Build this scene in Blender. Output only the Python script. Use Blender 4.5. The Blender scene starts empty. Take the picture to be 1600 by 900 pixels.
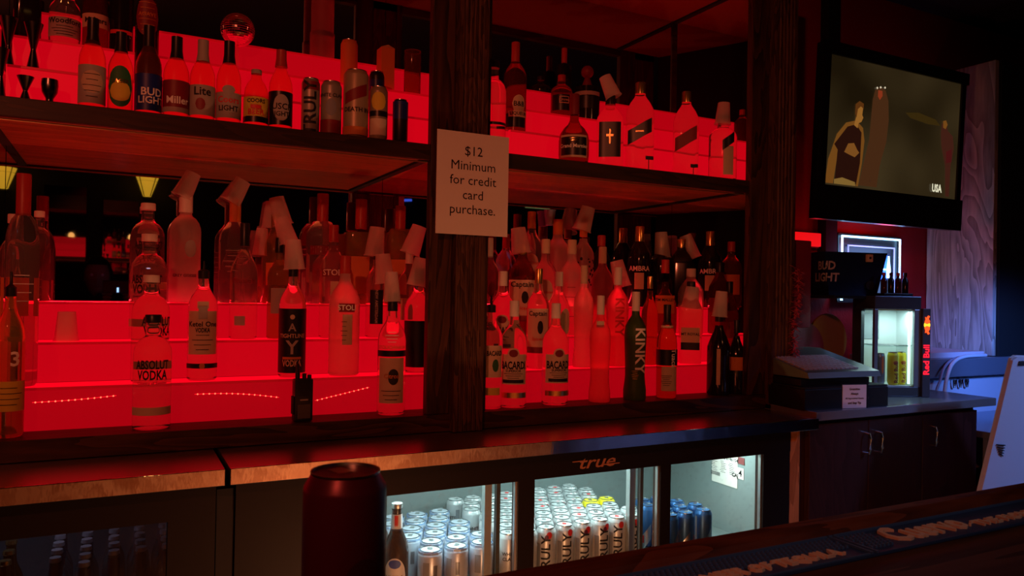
import bpy, bmesh, math, random
from mathutils import Vector, Matrix
random.seed(7)
SC = bpy.context.scene
COL = SC.collection
PI = math.pi

# ------------------------------------------------------------------ camera
F = 1184.4
M = ((0.8873226776434214, -0.019450299816822038, -0.46073870206088047),
     (-0.46079949830967076, 0.0014979959104550258, -0.887503001891153),
     (0.017952384166588058, 0.999809702816135, -0.007633482655200428))   # rows: world axes in camera space
# camera->world rotation: world_i = sum_j R[i][j]*cam_j
R3 = Matrix(((0.8873226776, -0.0194503, -0.4607387), (0, 0, 0), (0, 0, 0)))
dX = Vector((2281, -50, -F)).normalized()
dY = Vector((-615, 2, -F)); dY = (dY - dX * dX.dot(dY)).normalized()
dZ = dX.cross(dY)
ROT = Matrix((dX, dY, dZ))                       # maps camera vectors to world vectors
CAM = Vector((0, 0, 1.38))
cam_data = bpy.data.cameras.new('camera')
cam_data.sensor_width = 36.0
cam_data.lens = F / 1600 * 36.0
cam_data.clip_start = 0.02
cam_data.dof.use_dof = True
cam_data.dof.focus_distance = 2.25
cam_data.dof.aperture_fstop = 13.0
cam = bpy.data.objects.new('camera', cam_data)
cam.matrix_world = Matrix.Translation(CAM) @ ROT.to_4x4()
COL.objects.link(cam)
SC.camera = cam

# ------------------------------------------------------------------ world + colour
w = bpy.data.worlds.new('world'); SC.world = w; w.use_nodes = True
w.node_tree.nodes['Background'].inputs[0].default_value = (0.012, 0.006, 0.014, 1)
w.node_tree.nodes['Background'].inputs[1].default_value = 0.25
SC.view_settings.view_transform = 'Standard'
SC.view_settings.look = 'None'
SC.view_settings.gamma = 1
SC.view_settings.exposure = 0.0
try:
    SC.view_settings.use_curve_mapping = False
    SC.cycles.use_denoising = True
    SC.cycles.max_bounces = 14
    SC.cycles.transmission_bounces = 12
    SC.cycles.transparent_max_bounces = 16
    SC.cycles.glossy_bounces = 6
    SC.cycles.sample_clamp_indirect = 3.0
    SC.cycles.caustics_reflective = False
    SC.cycles.caustics_refractive = True
except Exception:
    pass

def light(name, kind, loc, energy, color, size=0.1, aim=None, parent=None, size_y=None, spread=None):
    d = bpy.data.lights.new(name, kind); d.energy = energy; d.color = color
    if kind == 'AREA':
        d.size = size
        if size_y: d.shape = 'RECTANGLE'; d.size_y = size_y
        if spread: d.spread = spread
    elif kind in ('POINT', 'SPOT'):
        d.shadow_soft_size = size
    if kind == 'SPOT':
        d.spot_size = spread or 1.2; d.spot_blend = 0.9
    o = bpy.data.objects.new(name, d); COL.objects.link(o)
    o.location = loc
    if aim is not None:
        o.rotation_euler = (Vector(aim) - Vector(loc)).to_track_quat('-Z', 'Y').to_euler()
    if parent: o.parent = parent
    return o

# room light: warm downlights of the customer side; neutral, blue and red fills added
light('warm_downlight', 'SPOT', (-1.3, -0.9, 2.75), 105, (1.0, 0.17, 0.075), 0.05, (0.75, 2.15, 1.6), spread=1.1)
light('warm_bulb', 'SPOT', (2.2, -0.6, 2.7), 14, (1.0, 0.30, 0.10), 0.05, (1.6, 2.2, 1.4), spread=0.55)
light('floor_lamp_glow', 'POINT', (0.72, 1.12, 0.28), 15, (1.0, 0.37, 0.16), 0.04)
light('mat_fill_spot', 'SPOT', (1.7, -0.5, 2.6), 5, (1.0, 0.86, 0.78), 0.05, (0.95, 0.66, 1.05), spread=0.5)  # added neutral fill so the mat lettering turns cream
light('blue_side_light', 'SPOT', (3.1, 1.2, 1.45), 120, (0.09, 0.24, 1.0), 0.08, (4.05, 2.4, 1.0), spread=0.72)  # unseen blue source off to the right, added for the oak panel
light('blue_fill_spot', 'SPOT', (3.7, 0.1, 2.4), 120, (0.20, 0.36, 1.0), 0.12, (3.1, 1.55, 0.95), spread=0.75)  # added fill that turns the floor sign blue
light('red_box_fill', 'POINT', (2.80, 2.42, 1.66), 0.2, (1.0, 0.02, 0.04), 0.06)  # added point light spreading the red box's glow on the wall
light('red_alcove_fill', 'POINT', (3.30, 2.42, 1.66), 0.8, (1.0, 0.02, 0.05), 0.05)  # added red point without a fitting, reddens the alcove wall

# ------------------------------------------------------------------ pixel helpers (1600x900 frame of the reference)
def ray(px, py):
    return (ROT @ Vector((px - 800, -(py - 450), -F))) / F
def onz(px, py, z):
    r = ray(px, py); return CAM + r * ((z - CAM.z) / r.z)
def ony(px, py, y):
    r = ray(px, py); return CAM + r * (y / r.y)
def onx(px, py, x):
    r = ray(px, py); return CAM + r * (x / r.x)

# ------------------------------------------------------------------ materials
MATS = {}
def pmat(name, col, rough=0.5, metal=0.0, trans=0.0, ior=1.45, emis=None, es=1.0, coat=0.0, spec=None, bump=None, alpha=None):
    if name in MATS: return MATS[name]
    m = bpy.data.materials.new(name); m.use_nodes = True
    nt = m.node_tree; b = nt.nodes['Principled BSDF']
    b.inputs['Base Color'].default_value = (*col, 1)
    b.inputs['Roughness'].default_value = rough
    b.inputs['Metallic'].default_value = metal
    b.inputs['IOR'].default_value = ior
    b.inputs['Transmission Weight'].default_value = trans
    b.inputs['Coat Weight'].default_value = coat
    if spec is not None: b.inputs['Specular IOR Level'].default_value = spec
    if emis:
        b.inputs['Emission Color'].default_value = (*emis, 1)
        b.inputs['Emission Strength'].default_value = es
    if bump:
        sc, st, dist, vec = bump
        tc = nt.nodes.new('ShaderNodeTexCoord'); mp = nt.nodes.new('ShaderNodeMapping')
        mp.inputs['Scale'].default_value = vec
        nz = nt.nodes.new('ShaderNodeTexNoise'); nz.inputs['Scale'].default_value = sc; nz.inputs['Detail'].default_value = 4
        bp = nt.nodes.new('ShaderNodeBump'); bp.inputs['Strength'].default_value = st; bp.inputs['Distance'].default_value = dist
        nt.links.new(tc.outputs['Object'], mp.inputs['Vector']); nt.links.new(mp.outputs[0], nz.inputs['Vector'])
        nt.links.new(nz.outputs['Fac'], bp.inputs['Height']); nt.links.new(bp.outputs[0], b.inputs['Normal'])
    MATS[name] = m
    return m

def wood(name, c1, c2, axis='x', scale=14.0, rough=0.45, rings=False, bump=0.25, spec=0.35):
    if name in MATS: return MATS[name]
    m = bpy.data.materials.new(name); m.use_nodes = True
    nt = m.node_tree; N = nt.nodes; L = nt.links; b = N['Principled BSDF']
    tc = N.new('ShaderNodeTexCoord'); mp = N.new('ShaderNodeMapping')
    st = {'x': (0.12, 1, 1), 'y': (1, 0.12, 1), 'z': (1, 1, 0.12), 'k': (1, 1, 0.55)}[axis]
    mp.inputs['Scale'].default_value = st
    L.new(tc.outputs['Object'], mp.inputs['Vector'])
    n1 = N.new('ShaderNodeTexNoise'); n1.inputs['Scale'].default_value = scale; n1.inputs['Detail'].default_value = 3; n1.inputs['Distortion'].default_value = 0.8
    L.new(mp.outputs[0], n1.inputs['Vector'])
    # growth rings: bands of the low-frequency noise
    mul = N.new('ShaderNodeMath'); mul.operation = 'MULTIPLY'; mul.inputs[1].default_value = 14.0 if rings else 9.0
    L.new(n1.outputs['Fac'], mul.inputs[0])
    fr = N.new('ShaderNodeMath'); fr.operation = 'FRACT'; L.new(mul.outputs[0], fr.inputs[0])
    n2 = N.new('ShaderNodeTexNoise'); n2.inputs['Scale'].default_value = scale * 16; n2.inputs['Detail'].default_value = 2
    L.new(mp.outputs[0], n2.inputs['Vector'])
    mix = N.new('ShaderNodeMath'); mix.operation = 'MULTIPLY_ADD'; mix.inputs[1].default_value = 0.6
    L.new(fr.outputs[0], mix.inputs[0])
    m3 = N.new('ShaderNodeMath'); m3.operation = 'MULTIPLY'; m3.inputs[1].default_value = 0.45
    L.new(n2.outputs['Fac'], m3.inputs[0]); L.new(m3.outputs[0], mix.inputs[2])
    cr = N.new('ShaderNodeValToRGB')
    cr.color_ramp.elements[0].color = (*c1, 1); cr.color_ramp.elements[0].position = 0.15
    cr.color_ramp.elements[1].color = (*c2, 1); cr.color_ramp.elements[1].position = 0.85
    L.new(mix.outputs[0], cr.inputs[0]); L.new(cr.outputs[0], b.inputs['Base Color'])
    bp = N.new('ShaderNodeBump'); bp.inputs['Strength'].default_value = bump; bp.inputs['Distance'].default_value = 0.002
    L.new(mix.outputs[0], bp.inputs['Height']); L.new(bp.outputs[0], b.inputs['Normal'])
    b.inputs['Roughness'].default_value = rough; b.inputs['Specular IOR Level'].default_value = spec
    MATS[name] = m
    return m

def thin_glass(name, tint=(0.92, 0.97, 0.96), refl=0.10, rough=0.02, dust=0.0):
    if name in MATS: return MATS[name]
    m = bpy.data.materials.new(name); m.use_nodes = True
    nt = m.node_tree; N = nt.nodes; L = nt.links
    N.remove(N['Principled BSDF']); out = N['Material Output']
    tr = N.new('ShaderNodeBsdfTransparent'); tr.inputs[0].default_value = (*tint, 1)
    gl = N.new('ShaderNodeBsdfGlossy'); gl.inputs['Roughness'].default_value = rough
    fr = N.new('ShaderNodeFresnel'); fr.inputs['IOR'].default_value = 1.45
    mx = N.new('ShaderNodeMixShader')
    ge = N.new('ShaderNodeNewGeometry'); iv = N.new('ShaderNodeMath'); iv.operation = 'SUBTRACT'; iv.inputs[0].default_value = 1.0
    L.new(ge.outputs['Backfacing'], iv.inputs[1]); ml = N.new('ShaderNodeMath'); ml.operation = 'MULTIPLY'
    L.new(iv.outputs[0], ml.inputs[0]); L.new(fr.outputs[0], ml.inputs[1])
    L.new(ml.outputs[0], mx.inputs[0]); L.new(tr.outputs[0], mx.inputs[1]); L.new(gl.outputs[0], mx.inputs[2])
    last = mx
    if dust:
        df = N.new('ShaderNodeBsdfDiffuse'); df.inputs[0].default_value = (0.7, 0.75, 0.75, 1)
        tc = N.new('ShaderNodeTexCoord'); nz = N.new('ShaderNodeTexNoise'); nz.inputs['Scale'].default_value = 60; nz.inputs['Detail'].default_value = 6
        cr = N.new('ShaderNodeValToRGB'); cr.color_ramp.elements[0].position = 0.55; cr.color_ramp.elements[1].position = 0.75
        cr.color_ramp.elements[1].color = (dust, dust, dust, 1)
        L.new(tc.outputs['Object'], nz.inputs['Vector']); L.new(nz.outputs['Fac'], cr.inputs[0])
        m2 = N.new('ShaderNodeMixShader'); L.new(cr.outputs[0], m2.inputs[0]); L.new(mx.outputs[0], m2.inputs[1]); L.new(df.outputs[0], m2.inputs[2])
        last = m2
    L.new(last.outputs[0], out.inputs['Surface'])
    MATS[name] = m
    return m

def cup_plastic():
    if 'frosted_cup' in MATS: return MATS['frosted_cup']
    m = bpy.data.materials.new('frosted_cup'); m.use_nodes = True
    nt = m.node_tree; N = nt.nodes; L = nt.links
    N.remove(N['Principled BSDF']); out = N['Material Output']
    df = N.new('ShaderNodeBsdfDiffuse'); df.inputs[0].default_value = (0.85, 0.8, 0.74, 1)
    tl = N.new('ShaderNodeBsdfTranslucent'); tl.inputs[0].default_value = (0.85, 0.8, 0.74, 1)
    tp = N.new('ShaderNodeBsdfTransparent')
    a = N.new('ShaderNodeMixShader'); a.inputs[0].default_value = 0.4; L.new(df.outputs[0], a.inputs[1]); L.new(tl.outputs[0], a.inputs[2])
    b = N.new('ShaderNodeMixShader'); b.inputs[0].default_value = 0.38; L.new(a.outputs[0], b.inputs[1]); L.new(tp.outputs[0], b.inputs[2])
    L.new(b.outputs[0], out.inputs['Surface'])
    MATS['frosted_cup'] = m
    return m

def acrylic(name, strength):
    """back-lit red acrylic: gives off light, a little brighter in its middle by the lamps behind it"""
    m = bpy.data.materials.new(name); m.use_nodes = True
    b = m.node_tree.nodes['Principled BSDF']
    b.inputs['Base Color'].default_value = (0.10, 0.002, 0.004, 1); b.inputs['Roughness'].default_value = 0.35; b.inputs['Specular IOR Level'].default_value = 0.25
    b.inputs['Emission Color'].default_value = (1.0, 0.0009, 0.012, 1); b.inputs['Emission Strength'].default_value = strength
    MATS[name] = m
    return m

walnut_x = wood('dark_stained_wood_long', (0.012, 0.005, 0.003), (0.085, 0.030, 0.014), 'x', 9)
walnut_z = wood('dark_stained_wood_upright', (0.012, 0.005, 0.003), (0.085, 0.030, 0.014), 'z', 9)
column_w = wood('column_wood', (0.022, 0.010, 0.006), (0.12, 0.052, 0.028), 'z', 16)
shelf_w = wood('shelf_wood', (0.30, 0.09, 0.028), (0.55, 0.19, 0.065), 'x', 5, rough=0.3, bump=0.1, spec=0.6)
shelf_edge = wood('shelf_edge_wood', (0.015, 0.006, 0.004), (0.045, 0.016, 0.008), 'x', 9)
ply = wood('bar_back_plywood', (0.50, 0.17, 0.06), (1.0, 0.58, 0.32), 'k', 6.5)
rail_w = wood('bar_rail_wood', (0.05, 0.016, 0.008), (0.16, 0.055, 0.025), 'x', 12, rough=0.5, spec=0.2)
bartop_w = wood('bar_top_wood', (0.035, 0.015, 0.010), (0.12, 0.055, 0.032), 'x', 5, rough=0.55, spec=0.15)
panel_w = wood('oak_panel', (0.26, 0.20, 0.17), (0.70, 0.60, 0.52), 'z', 6, rings=True)
orange_w = wood('orange_wood', (0.35, 0.12, 0.03), (0.62, 0.24, 0.07), 'z', 10)
cab_w = wood('cherry_laminate', (0.028, 0.007, 0.006), (0.045, 0.012, 0.010), 'z', 6, rough=0.4)
red_wall = pmat('red_painted_plaster', (0.42, 0.006, 0.012), 0.7, bump=(55, 0.6, 0.004, (1, 1, 1)))
dark_wall = pmat('dark_wall_paint', (0.020, 0.010, 0.010), 0.8, bump=(30, 0.3, 0.002, (1, 1, 1)))
floor_m = pmat('dark_rubber_floor', (0.03, 0.028, 0.027), 0.6, bump=(40, 0.4, 0.003, (1, 1, 1)))
ceil_m = pmat('dark_ceiling_paint', (0.03, 0.02, 0.03), 0.9)
mirror_m = pmat('silvered_mirror', (0.62, 0.60, 0.60), 0.015, 1.0)
steel_top = pmat('stainless_top', (0.62, 0.56, 0.56), 0.30, 1.0, bump=(20, 0.15, 0.001, (0.3, 1, 1)))
steel_edge = pmat('stainless_edge', (0.82, 0.80, 0.80), 0.05, 1.0, bump=(14, 0.3, 0.003, (1, 1, 0.4)))
steel = pmat('brushed_steel', (0.55, 0.56, 0.58), 0.3, 1.0)
chrome = pmat('chrome', (0.8, 0.8, 0.8), 0.08, 1.0)
alu = pmat('aluminium', (0.62, 0.66, 0.65), 0.35, 0.9)
fridge_black = pmat('black_enamel', (0.010, 0.008, 0.008), 0.5, spec=0.2)
fridge_in = pmat('galvanised_liner', (0.30, 0.35, 0.35), 0.45, 0.3, bump=(50, 0.2, 0.001, (1, 1, 1)))
cooler_in = pmat('white_liner', (0.75, 0.8, 0.8), 0.5)
pane_m = thin_glass('door_glass', dust=0.05)
pane_clean = thin_glass('clean_glass')
pane_dim = thin_glass('tinted_glass', tint=(0.55, 0.58, 0.6))
black_p = pmat('black_plastic', (0.012, 0.012, 0.013), 0.35)
black_rough = pmat('matt_black', (0.010, 0.010, 0.011), 0.75)
white_p = pmat('white_plastic', (0.75, 0.76, 0.8), 0.45)
paper = pmat('white_paper', (0.80, 0.74, 0.68), 0.8)
ink = pmat('black_ink', (0.01, 0.008, 0.008), 0.6)
white_ink = pmat('white_ink', (0.85, 0.82, 0.78), 0.6)
gold = pmat('gold_foil', (0.85, 0.55, 0.18), 0.25, 0.9)
red_ink = pmat('red_ink', (0.70, 0.03, 0.03), 0.5)
blue_ink = pmat('blue_ink', (0.02, 0.08, 0.45), 0.5)
steps_m = [acrylic('lit_acrylic_low', 0.37), acrylic('lit_acrylic_mid', 0.52), acrylic('lit_acrylic_high', 0.50)]
ustep_m = [acrylic('upper_acrylic_low', 0.58), acrylic('upper_acrylic_mid', 0.52), acrylic('upper_acrylic_high', 0.40)]
led_m = pmat('led_dot', (1, 0.1, 0.05), 0.4, emis=(1.0, 0.10, 0.05), es=3.0)

G = {
    'clear': pmat('clear_glass_glow_tint', (1, 0.80, 0.78), 0.07, 0, 0.93, 1.22),  # slight red in the colour stands for glow caught from the steps
    'thinclear': pmat('clear_bottle_glow_tint', (1, 0.84, 0.82), 0.03, 0, 0.955, 1.16),  # same red glow put into the clear glass colour, weaker
    'frost': pmat('frosted_glass', (1, 0.75, 0.72), 0.42, 0, 0.84, 1.25),
    'pinkfrost': pmat('rose_frosted_glass', (0.95, 0.30, 0.36), 0.5, 0, 0.85, 1.22),
    'amber': pmat('amber_glass', (0.60, 0.18, 0.04), 0.08, 0, 0.9, 1.22),
    'olive': pmat('olive_glass', (0.62, 0.42, 0.14), 0.08, 0, 0.85, 1.22),
    'greenfrost': pmat('green_frosted_glass', (0.05, 0.13, 0.03), 0.4, 0, 0.35, 1.3),
    'dark': pmat('black_glass', (0.012, 0.008, 0.008), 0.12),
    'brown': pmat('brown_liquor_glass', (0.28, 0.04, 0.02), 0.06, 0, 0.8, 1.28),
    'beer': pmat('beer_bottle_glass', (0.95, 0.30, 0.22), 0.35, 0, 0.95, 1.15),
}
C = {
    'black': pmat('black_cap', (0.012, 0.010, 0.011), 0.35), 'red': pmat('red_cap', (0.45, 0.03, 0.02), 0.4),
    'white': pmat('white_cap', (0.75, 0.68, 0.62), 0.45), 'gold': gold, 'tan': pmat('tan_label', (0.62, 0.46, 0.32), 0.7),
    'cream': pmat('cream_label', (0.72, 0.60, 0.46), 0.7), 'yellow': pmat('yellow_label', (0.72, 0.55, 0.05), 0.6),
    'silver': alu, 'blue': pmat('navy_label', (0.012, 0.03, 0.22), 0.45), 'grey': pmat('grey_label', (0.40, 0.37, 0.34), 0.6),
    'ink': ink, 'wink': white_ink, 'rink': red_ink, 'bink': blue_ink, 'darkred': pmat('dark_red_label', (0.22, 0.01, 0.015), 0.5),
    'wood': pmat('cork_wood', (0.45, 0.25, 0.10), 0.6), 'orange': pmat('orange_label', (0.60, 0.18, 0.03), 0.6),
    'green': pmat('green_label', (0.03, 0.16, 0.05), 0.6), 'ice': pmat('pale_blue_cap', (0.35, 0.5, 0.75), 0.3),
}

# ------------------------------------------------------------------ mesh helpers
def obj(name, bm, mat, parent=None, loc=None, smooth=False, rot=None):
    if isinstance(bm, bpy.types.Mesh): me = bm
    else:
        me = bpy.data.meshes.new(name)
        bmesh.ops.recalc_face_normals(bm, faces=bm.faces)
        if smooth:
            for f in bm.faces: f.smooth = True
        bm.to_mesh(me); bm.free()
        for m_ in (mat if isinstance(mat, (list, tuple)) else [mat]): me.materials.append(m_)
        if smooth:
            try: me.set_sharp_from_angle(angle=math.radians(40))
            except Exception: pass
    o = bpy.data.objects.new(name, me); COL.objects.link(o)
    if parent: o.parent = parent
    if loc is not None: o.location = loc
    if rot is not None: o.rotation_euler = rot
    return o

def thing(name, label, cat, loc=(0, 0, 0), rz=0.0, group=None):
    o = bpy.data.objects.new(name, None); COL.objects.link(o); o.empty_display_size = 0.03
    o.location = loc; o.rotation_euler = (0, 0, rz)
    return tag(o, label, cat, group)
def tag(o, label, cat, group=None):
    o['label'] = label; o['category'] = cat
    if group: o['group'] = group
    return o
def struct(o): o['kind'] = 'structure'; return o

def box(x0, x1, y0, y1, z0, z1, bev=0.0, bm=None):
    b = bmesh.new()
    vs = [b.verts.new((x, y, z)) for x in (x0, x1) for y in (y0, y1) for z in (z0, z1)]
    for f in ((0, 1, 3, 2), (4, 6, 7, 5), (0, 4, 5, 1), (2, 3, 7, 6), (0, 2, 6, 4), (1, 5, 7, 3)): b.faces.new([vs[i] for i in f])
    if bev: bmesh.ops.bevel(b, geom=b.edges[:], offset=bev, segments=2, affect='EDGES', profile=0.6)
    if bm is None: return b
    me = bpy.data.meshes.new('t'); b.to_mesh(me); b.free(); bm.from_mesh(me); bpy.data.meshes.remove(me); return bm

def lathe(profile, seg=28, sq=2.0, bm=None, center=(0, 0), close=True):
    b = bm or bmesh.new(); rings = []
    for r, z in profile:
        if r < 1e-5:
            rings.append([b.verts.new((center[0], center[1], z))]); continue
        ring = []
        for i in range(seg):
            a = 2 * PI * (i + 0.5) / seg
            c, s = math.cos(a), math.sin(a)
            k = 1.0 if sq == 2.0 else (abs(c) ** sq + abs(s) ** sq) ** (-1 / sq)
            ring.append(b.verts.new((center[0] + r * k * c, center[1] + r * k * s, z)))
        rings.append(ring)
    for A, B in zip(rings[:-1], rings[1:]):
        if len(A) == 1 and len(B) == 1: continue
        for i in range(seg):
            j = (i + 1) % seg
            if len(A) == 1: b.faces.new((A[0], B[i], B[j]))
            elif len(B) == 1: b.faces.new((A[i], A[j], B[0]))
            else: b.faces.new((A[i], A[j], B[j], B[i]))
    if close:
        if len(rings[0]) > 1: b.faces.new(rings[0][::-1])
        if len(rings[-1]) > 1: b.faces.new(rings[-1])
    return b

def tube(pts, r, seg=8, bm=None, closed=False):
    b = bm or bmesh.new(); pts = [Vector(p) for p in pts]; rings = []
    for i, p in enumerate(pts):
        if closed: t = (pts[(i + 1) % len(pts)] - pts[i - 1]).normalized()
        else: t = (pts[min(i + 1, len(pts) - 1)] - pts[max(i - 1, 0)]).normalized()
        u = t.cross(Vector((0, 0, 1)))
        if u.length < 1e-3: u = t.cross(Vector((0, 1, 0)))
        u.normalize(); v = t.cross(u)
        rr = r[i] if isinstance(r, (list, tuple)) else r
        rings.append([b.verts.new(p + (u * math.cos(2 * PI * k / seg) + v * math.sin(2 * PI * k / seg)) * rr) for k in range(seg)])
    n = len(rings)
    for i in range(n if closed else n - 1):
        A, B = rings[i], rings[(i + 1) % n]
        for k in range(seg): b.faces.new((A[k], A[(k + 1) % seg], B[(k + 1) % seg], B[k]))
    if not closed: b.faces.new(rings[0][::-1]); b.faces.new(rings[-1])
    return b

def prism(poly, y0, y1, plane='xz', bm=None):
    """extrude a 2D outline; plane xz along y, xy along z, yz along x"""
    b = bm or bmesh.new()
    def p(u, v, t): return {'xz': (u, t, v), 'xy': (u, v, t), 'yz': (t, u, v)}[plane]
    A = [b.verts.new(p(u, v, y0)) for u, v in poly]; B = [b.verts.new(p(u, v, y1)) for u, v in poly]
    b.faces.new(A[::-1]); b.faces.new(B); n = len(poly)
    for i in range(n): b.faces.new((A[i], A[(i + 1) % n], B[(i + 1) % n], B[i]))
    return b

TXT = {}
def text_geo(s, bold=0.0, shear=0.0):
    key = (s, bold, shear)
    if key in TXT: return TXT[key]
    c = bpy.data.curves.new('t', 'FONT'); c.body = s; c.size = 1.0; c.align_x = 'CENTER'; c.align_y = 'CENTER'
    c.resolution_u = 2; c.offset = bold; c.shear = shear; c.fill_mode = 'FRONT' if hasattr(c, 'fill_mode') else 'BOTH'
    o = bpy.data.objects.new('t', c); COL.objects.link(o)
    bpy.context.view_layer.update()
    dg = bpy.context.evaluated_depsgraph_get()
    me = bpy.data.meshes.new_from_object(o.evaluated_get(dg))
    tb = bmesh.new(); tb.from_mesh(me)            # cut long strokes so that lettering can bend round a bottle
    xs_ = [v.co.x for v in tb.verts]
    k = -.55
    while k < .6:
        bmesh.ops.bisect_plane(tb, geom=tb.verts[:] + tb.edges[:] + tb.faces[:], plane_co=(0, k, 0), plane_no=(0, 1, 0)); k += .14
    if len(s) <= 12:
        k = min(xs_)
        while k < max(xs_):
            bmesh.ops.bisect_plane(tb, geom=tb.verts[:] + tb.edges[:] + tb.faces[:], plane_co=(k, 0, 0), plane_no=(1, 0, 0)); k += .30
    tb.to_mesh(me); tb.free()
    V = [(v.co.x, v.co.y) for v in me.vertices]; Fc = [tuple(p.vertices) for p in me.polygons]
    bpy.data.meshes.remove(me); bpy.data.objects.remove(o); bpy.data.curves.remove(c)
    TXT[key] = (V, Fc)
    return TXT[key]

def put_text(bm, s, size, fn, mode='h', bold=0.0, shear=0.0, xs=1.0, max_edge=None):
    V, Fc = text_geo(s, bold, shear)
    out = []
    for u, v in V:
        u *= size * xs; v *= size
        if mode == 'down': u, v = v, -u
        elif mode == 'up': u, v = -v, u
        out.append(bm.verts.new(fn(u, v)))
    for f in Fc:
        try: bm.faces.new([out[i] for i in f])
        except ValueError: pass
    return bm

def flat_text(name, s, size, origin, ux, uy, mat, parent=None, **k):
    bm = bmesh.new(); o = Vector(origin); ux = Vector(ux).normalized(); uy = Vector(uy).normalized()
    for i, line in enumerate(s if isinstance(s, list) else [s]):
        put_text(bm, line, size, lambda u, v, i=i: o + ux * u + uy * (v - i * size * 1.28), **k)
    return obj(name, bm, mat, parent)

# ------------------------------------------------------------------ setting
struct(obj('floor', box(-4.5, 6.5, -3.1, 3.0, -0.05, 0.0), floor_m))
struct(obj('ceiling', box(-4.5, 6.5, -3.1, 3.0, 2.95, 3.0), ceil_m))
struct(obj('wall_back', box(-4.5, 6.5, 2.62, 2.72, 0, 2.95), red_wall))
struct(obj('wall_front', box(-4.5, 6.5, -3.1, -3.0, 0, 2.95), dark_wall))
struct(obj('wall_left', box(-4.5, -4.4, -3.0, 2.62, 0, 2.95), dark_wall))
struct(obj('wall_right', box(6.4, 6.5, -3.0, 2.62, 0, 2.95), dark_wall))

# ------------------------------------------------------------------ back bar display case
Z0, ZS0, ZS1, ZC = 1.013, 1.783, 1.823, 2.56
YF, YM = 2.15, 2.57
case = thing('display_case', 'dark wooden back bar display case with mirrors and fluted columns', 'cabinet', (0, 0, 0))
def part(name, bm, mat, parent=case, **k): return obj(name, bm, mat, parent, **k)
XL = -1.6
part('sill', prism([(XL, 2.121), (2.332, 2.121), (2.555, 2.57), (XL, 2.57)], 0.962, Z0, 'xy'), walnut_x)
part('middle_shelf', prism([(XL, 2.15), (2.345, 2.15), (2.555, 2.57), (XL, 2.57)], *(ZS0, ZS1), 'xy'), shelf_w)
part('shelf_edge', box(XL, 2.32, 2.135, 2.15, ZS0 - 0.006, ZS1 + 0.002, 0.002), shelf_edge)
part('top_panel', prism([(XL, 2.15), (2.345, 2.15), (2.555, 2.57), (XL, 2.57)], *(ZC, ZC + 0.03), 'xy'), pmat('top_panel_red_wood', (0.28, 0.05, 0.03), 0.4, bump=(6, 0.2, 0.002, (0.2, 1, 1))))
part('top_rail', box(XL, 2.32, 2.12, 2.15, ZC - 0.03, 2.75), walnut_x)
part('side_panel', prism([(2.345, 2.15), (2.575, 2.61), (2.595, 2.61), (2.365, 2.15)], 0.962, 2.75, 'xy'), black_rough)
for xb in (-0.29, 0.815, 2.10):
    part('batten', box(xb - 0.011, xb + 0.011, 2.16, 2.57, ZS0 - 0.008, ZS0), black_rough)
    part('batten', box(xb - 0.011, xb + 0.011, 2.16, 2.57, ZC - 0.008, ZC), black_rough)
xs = [XL, -0.29, 0.815, 2.10, 2.55]
for a, b_ in zip(xs[:-1], xs[1:]):
    part('mirror_pane', box(a + 0.001, b_ - 0.001, YM, YM + 0.006, Z0, ZS0), mirror_m)
    part('mirror_pane', box(a + 0.001, b_ - 0.001, YM, YM + 0.006, ZS1, ZC), mirror_m)
part('backing', box(XL, 2.55, YM + 0.007, YM + 0.02, Z0, ZC), black_rough)
part('inner_trim', box(XL, 2.345, 2.151, 2.155, ZS0 - .012, ZS0 - .008), pmat('worn_brass', (.55, .30, .16), .35, .8))
part('mirror_strip', box(2.085, 2.11, YM - 0.006, YM, ZS1, ZC), shelf_edge)
# face frame
for a, b_ in ((0.822, 0.895), (0.995, 1.018), (2.112, 2.20)):
    part('stile', box(a, b_, 2.125, 2.155, 1.0135, 2.75, 0.003), walnut_z)
def fluted(x0, x1, y0, y1, z0, z1, n):
    pts = [(x0, y1), (x0, y0)]; w_ = (x1 - x0); m = 0.012; p = (w_ - 2 * m) / n
    for i in range(n):
        c = x0 + m + p * (i + 0.5); r = p * 0.36
        for k in range(7):
            a = PI - PI * k / 6; pts.append((c + r * math.cos(a), y0 + r * math.sin(a) * 0.9))
    pts += [(x1, y0), (x1, y1)]
    return prism(pts, z0, z1, 'xy')
part('fluted_column', fluted(0.897, 0.994, 2.095, 2.15, 0.962, 2.75, 5), column_w)
part('fluted_column', fluted(2.20, 2.315, 2.095, 2.15, 0.962, 2.75, 5), column_w)

# lit acrylic steps
def steps(name, label, x0, x1, zb, rise, mats):
    t = thing(name, label, 'display steps', ((x0 + x1) / 2, 2.4, zb), group='red lit bottle steps')
    lx0, lx1 = x0 - (x0 + x1) / 2, x1 - (x0 + x1) / 2
    yy = (2.245, 2.355, 2.465, 2.565)
    for i in range(3):
        z0_ = sum(rise[:i]); z1_ = sum(rise[:i + 1])
        obj('riser', box(lx0, lx1, yy[i] - 2.4, yy[i] - 2.4 + 0.004, z0_ + (0.0 if i == 0 else 0.001), z1_ - 0.007), mats[i], t)
        obj('tread_lip', box(lx0, lx1, yy[i] - 2.4 - 0.003, yy[i] - 2.4 + 0.001, z1_ - 0.007, z1_, 0.0008), lip_m, t)
        obj('tread', box(lx0, lx1, yy[i] - 2.4 + 0.0015, yy[i + 1] - 2.4 - 0.003, z1_ - 0.006, z1_, 0.001), tread_hot if (i == 2 and zb < 1.5) else tread_m, t)
        obj('side_panel', box(lx0 - 0.003, lx0, yy[i] - 2.4, yy[3] - 2.4 - 0.004, z0_, z1_), mats[0], t)
    return t
tread_hot = pmat('red_acrylic_top_tread', (0.5, 0.01, 0.02), 0.18, emis=(1, 0.001, 0.012), es=1.6)  # glow raised above the other treads to redden the rear bottles
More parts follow.
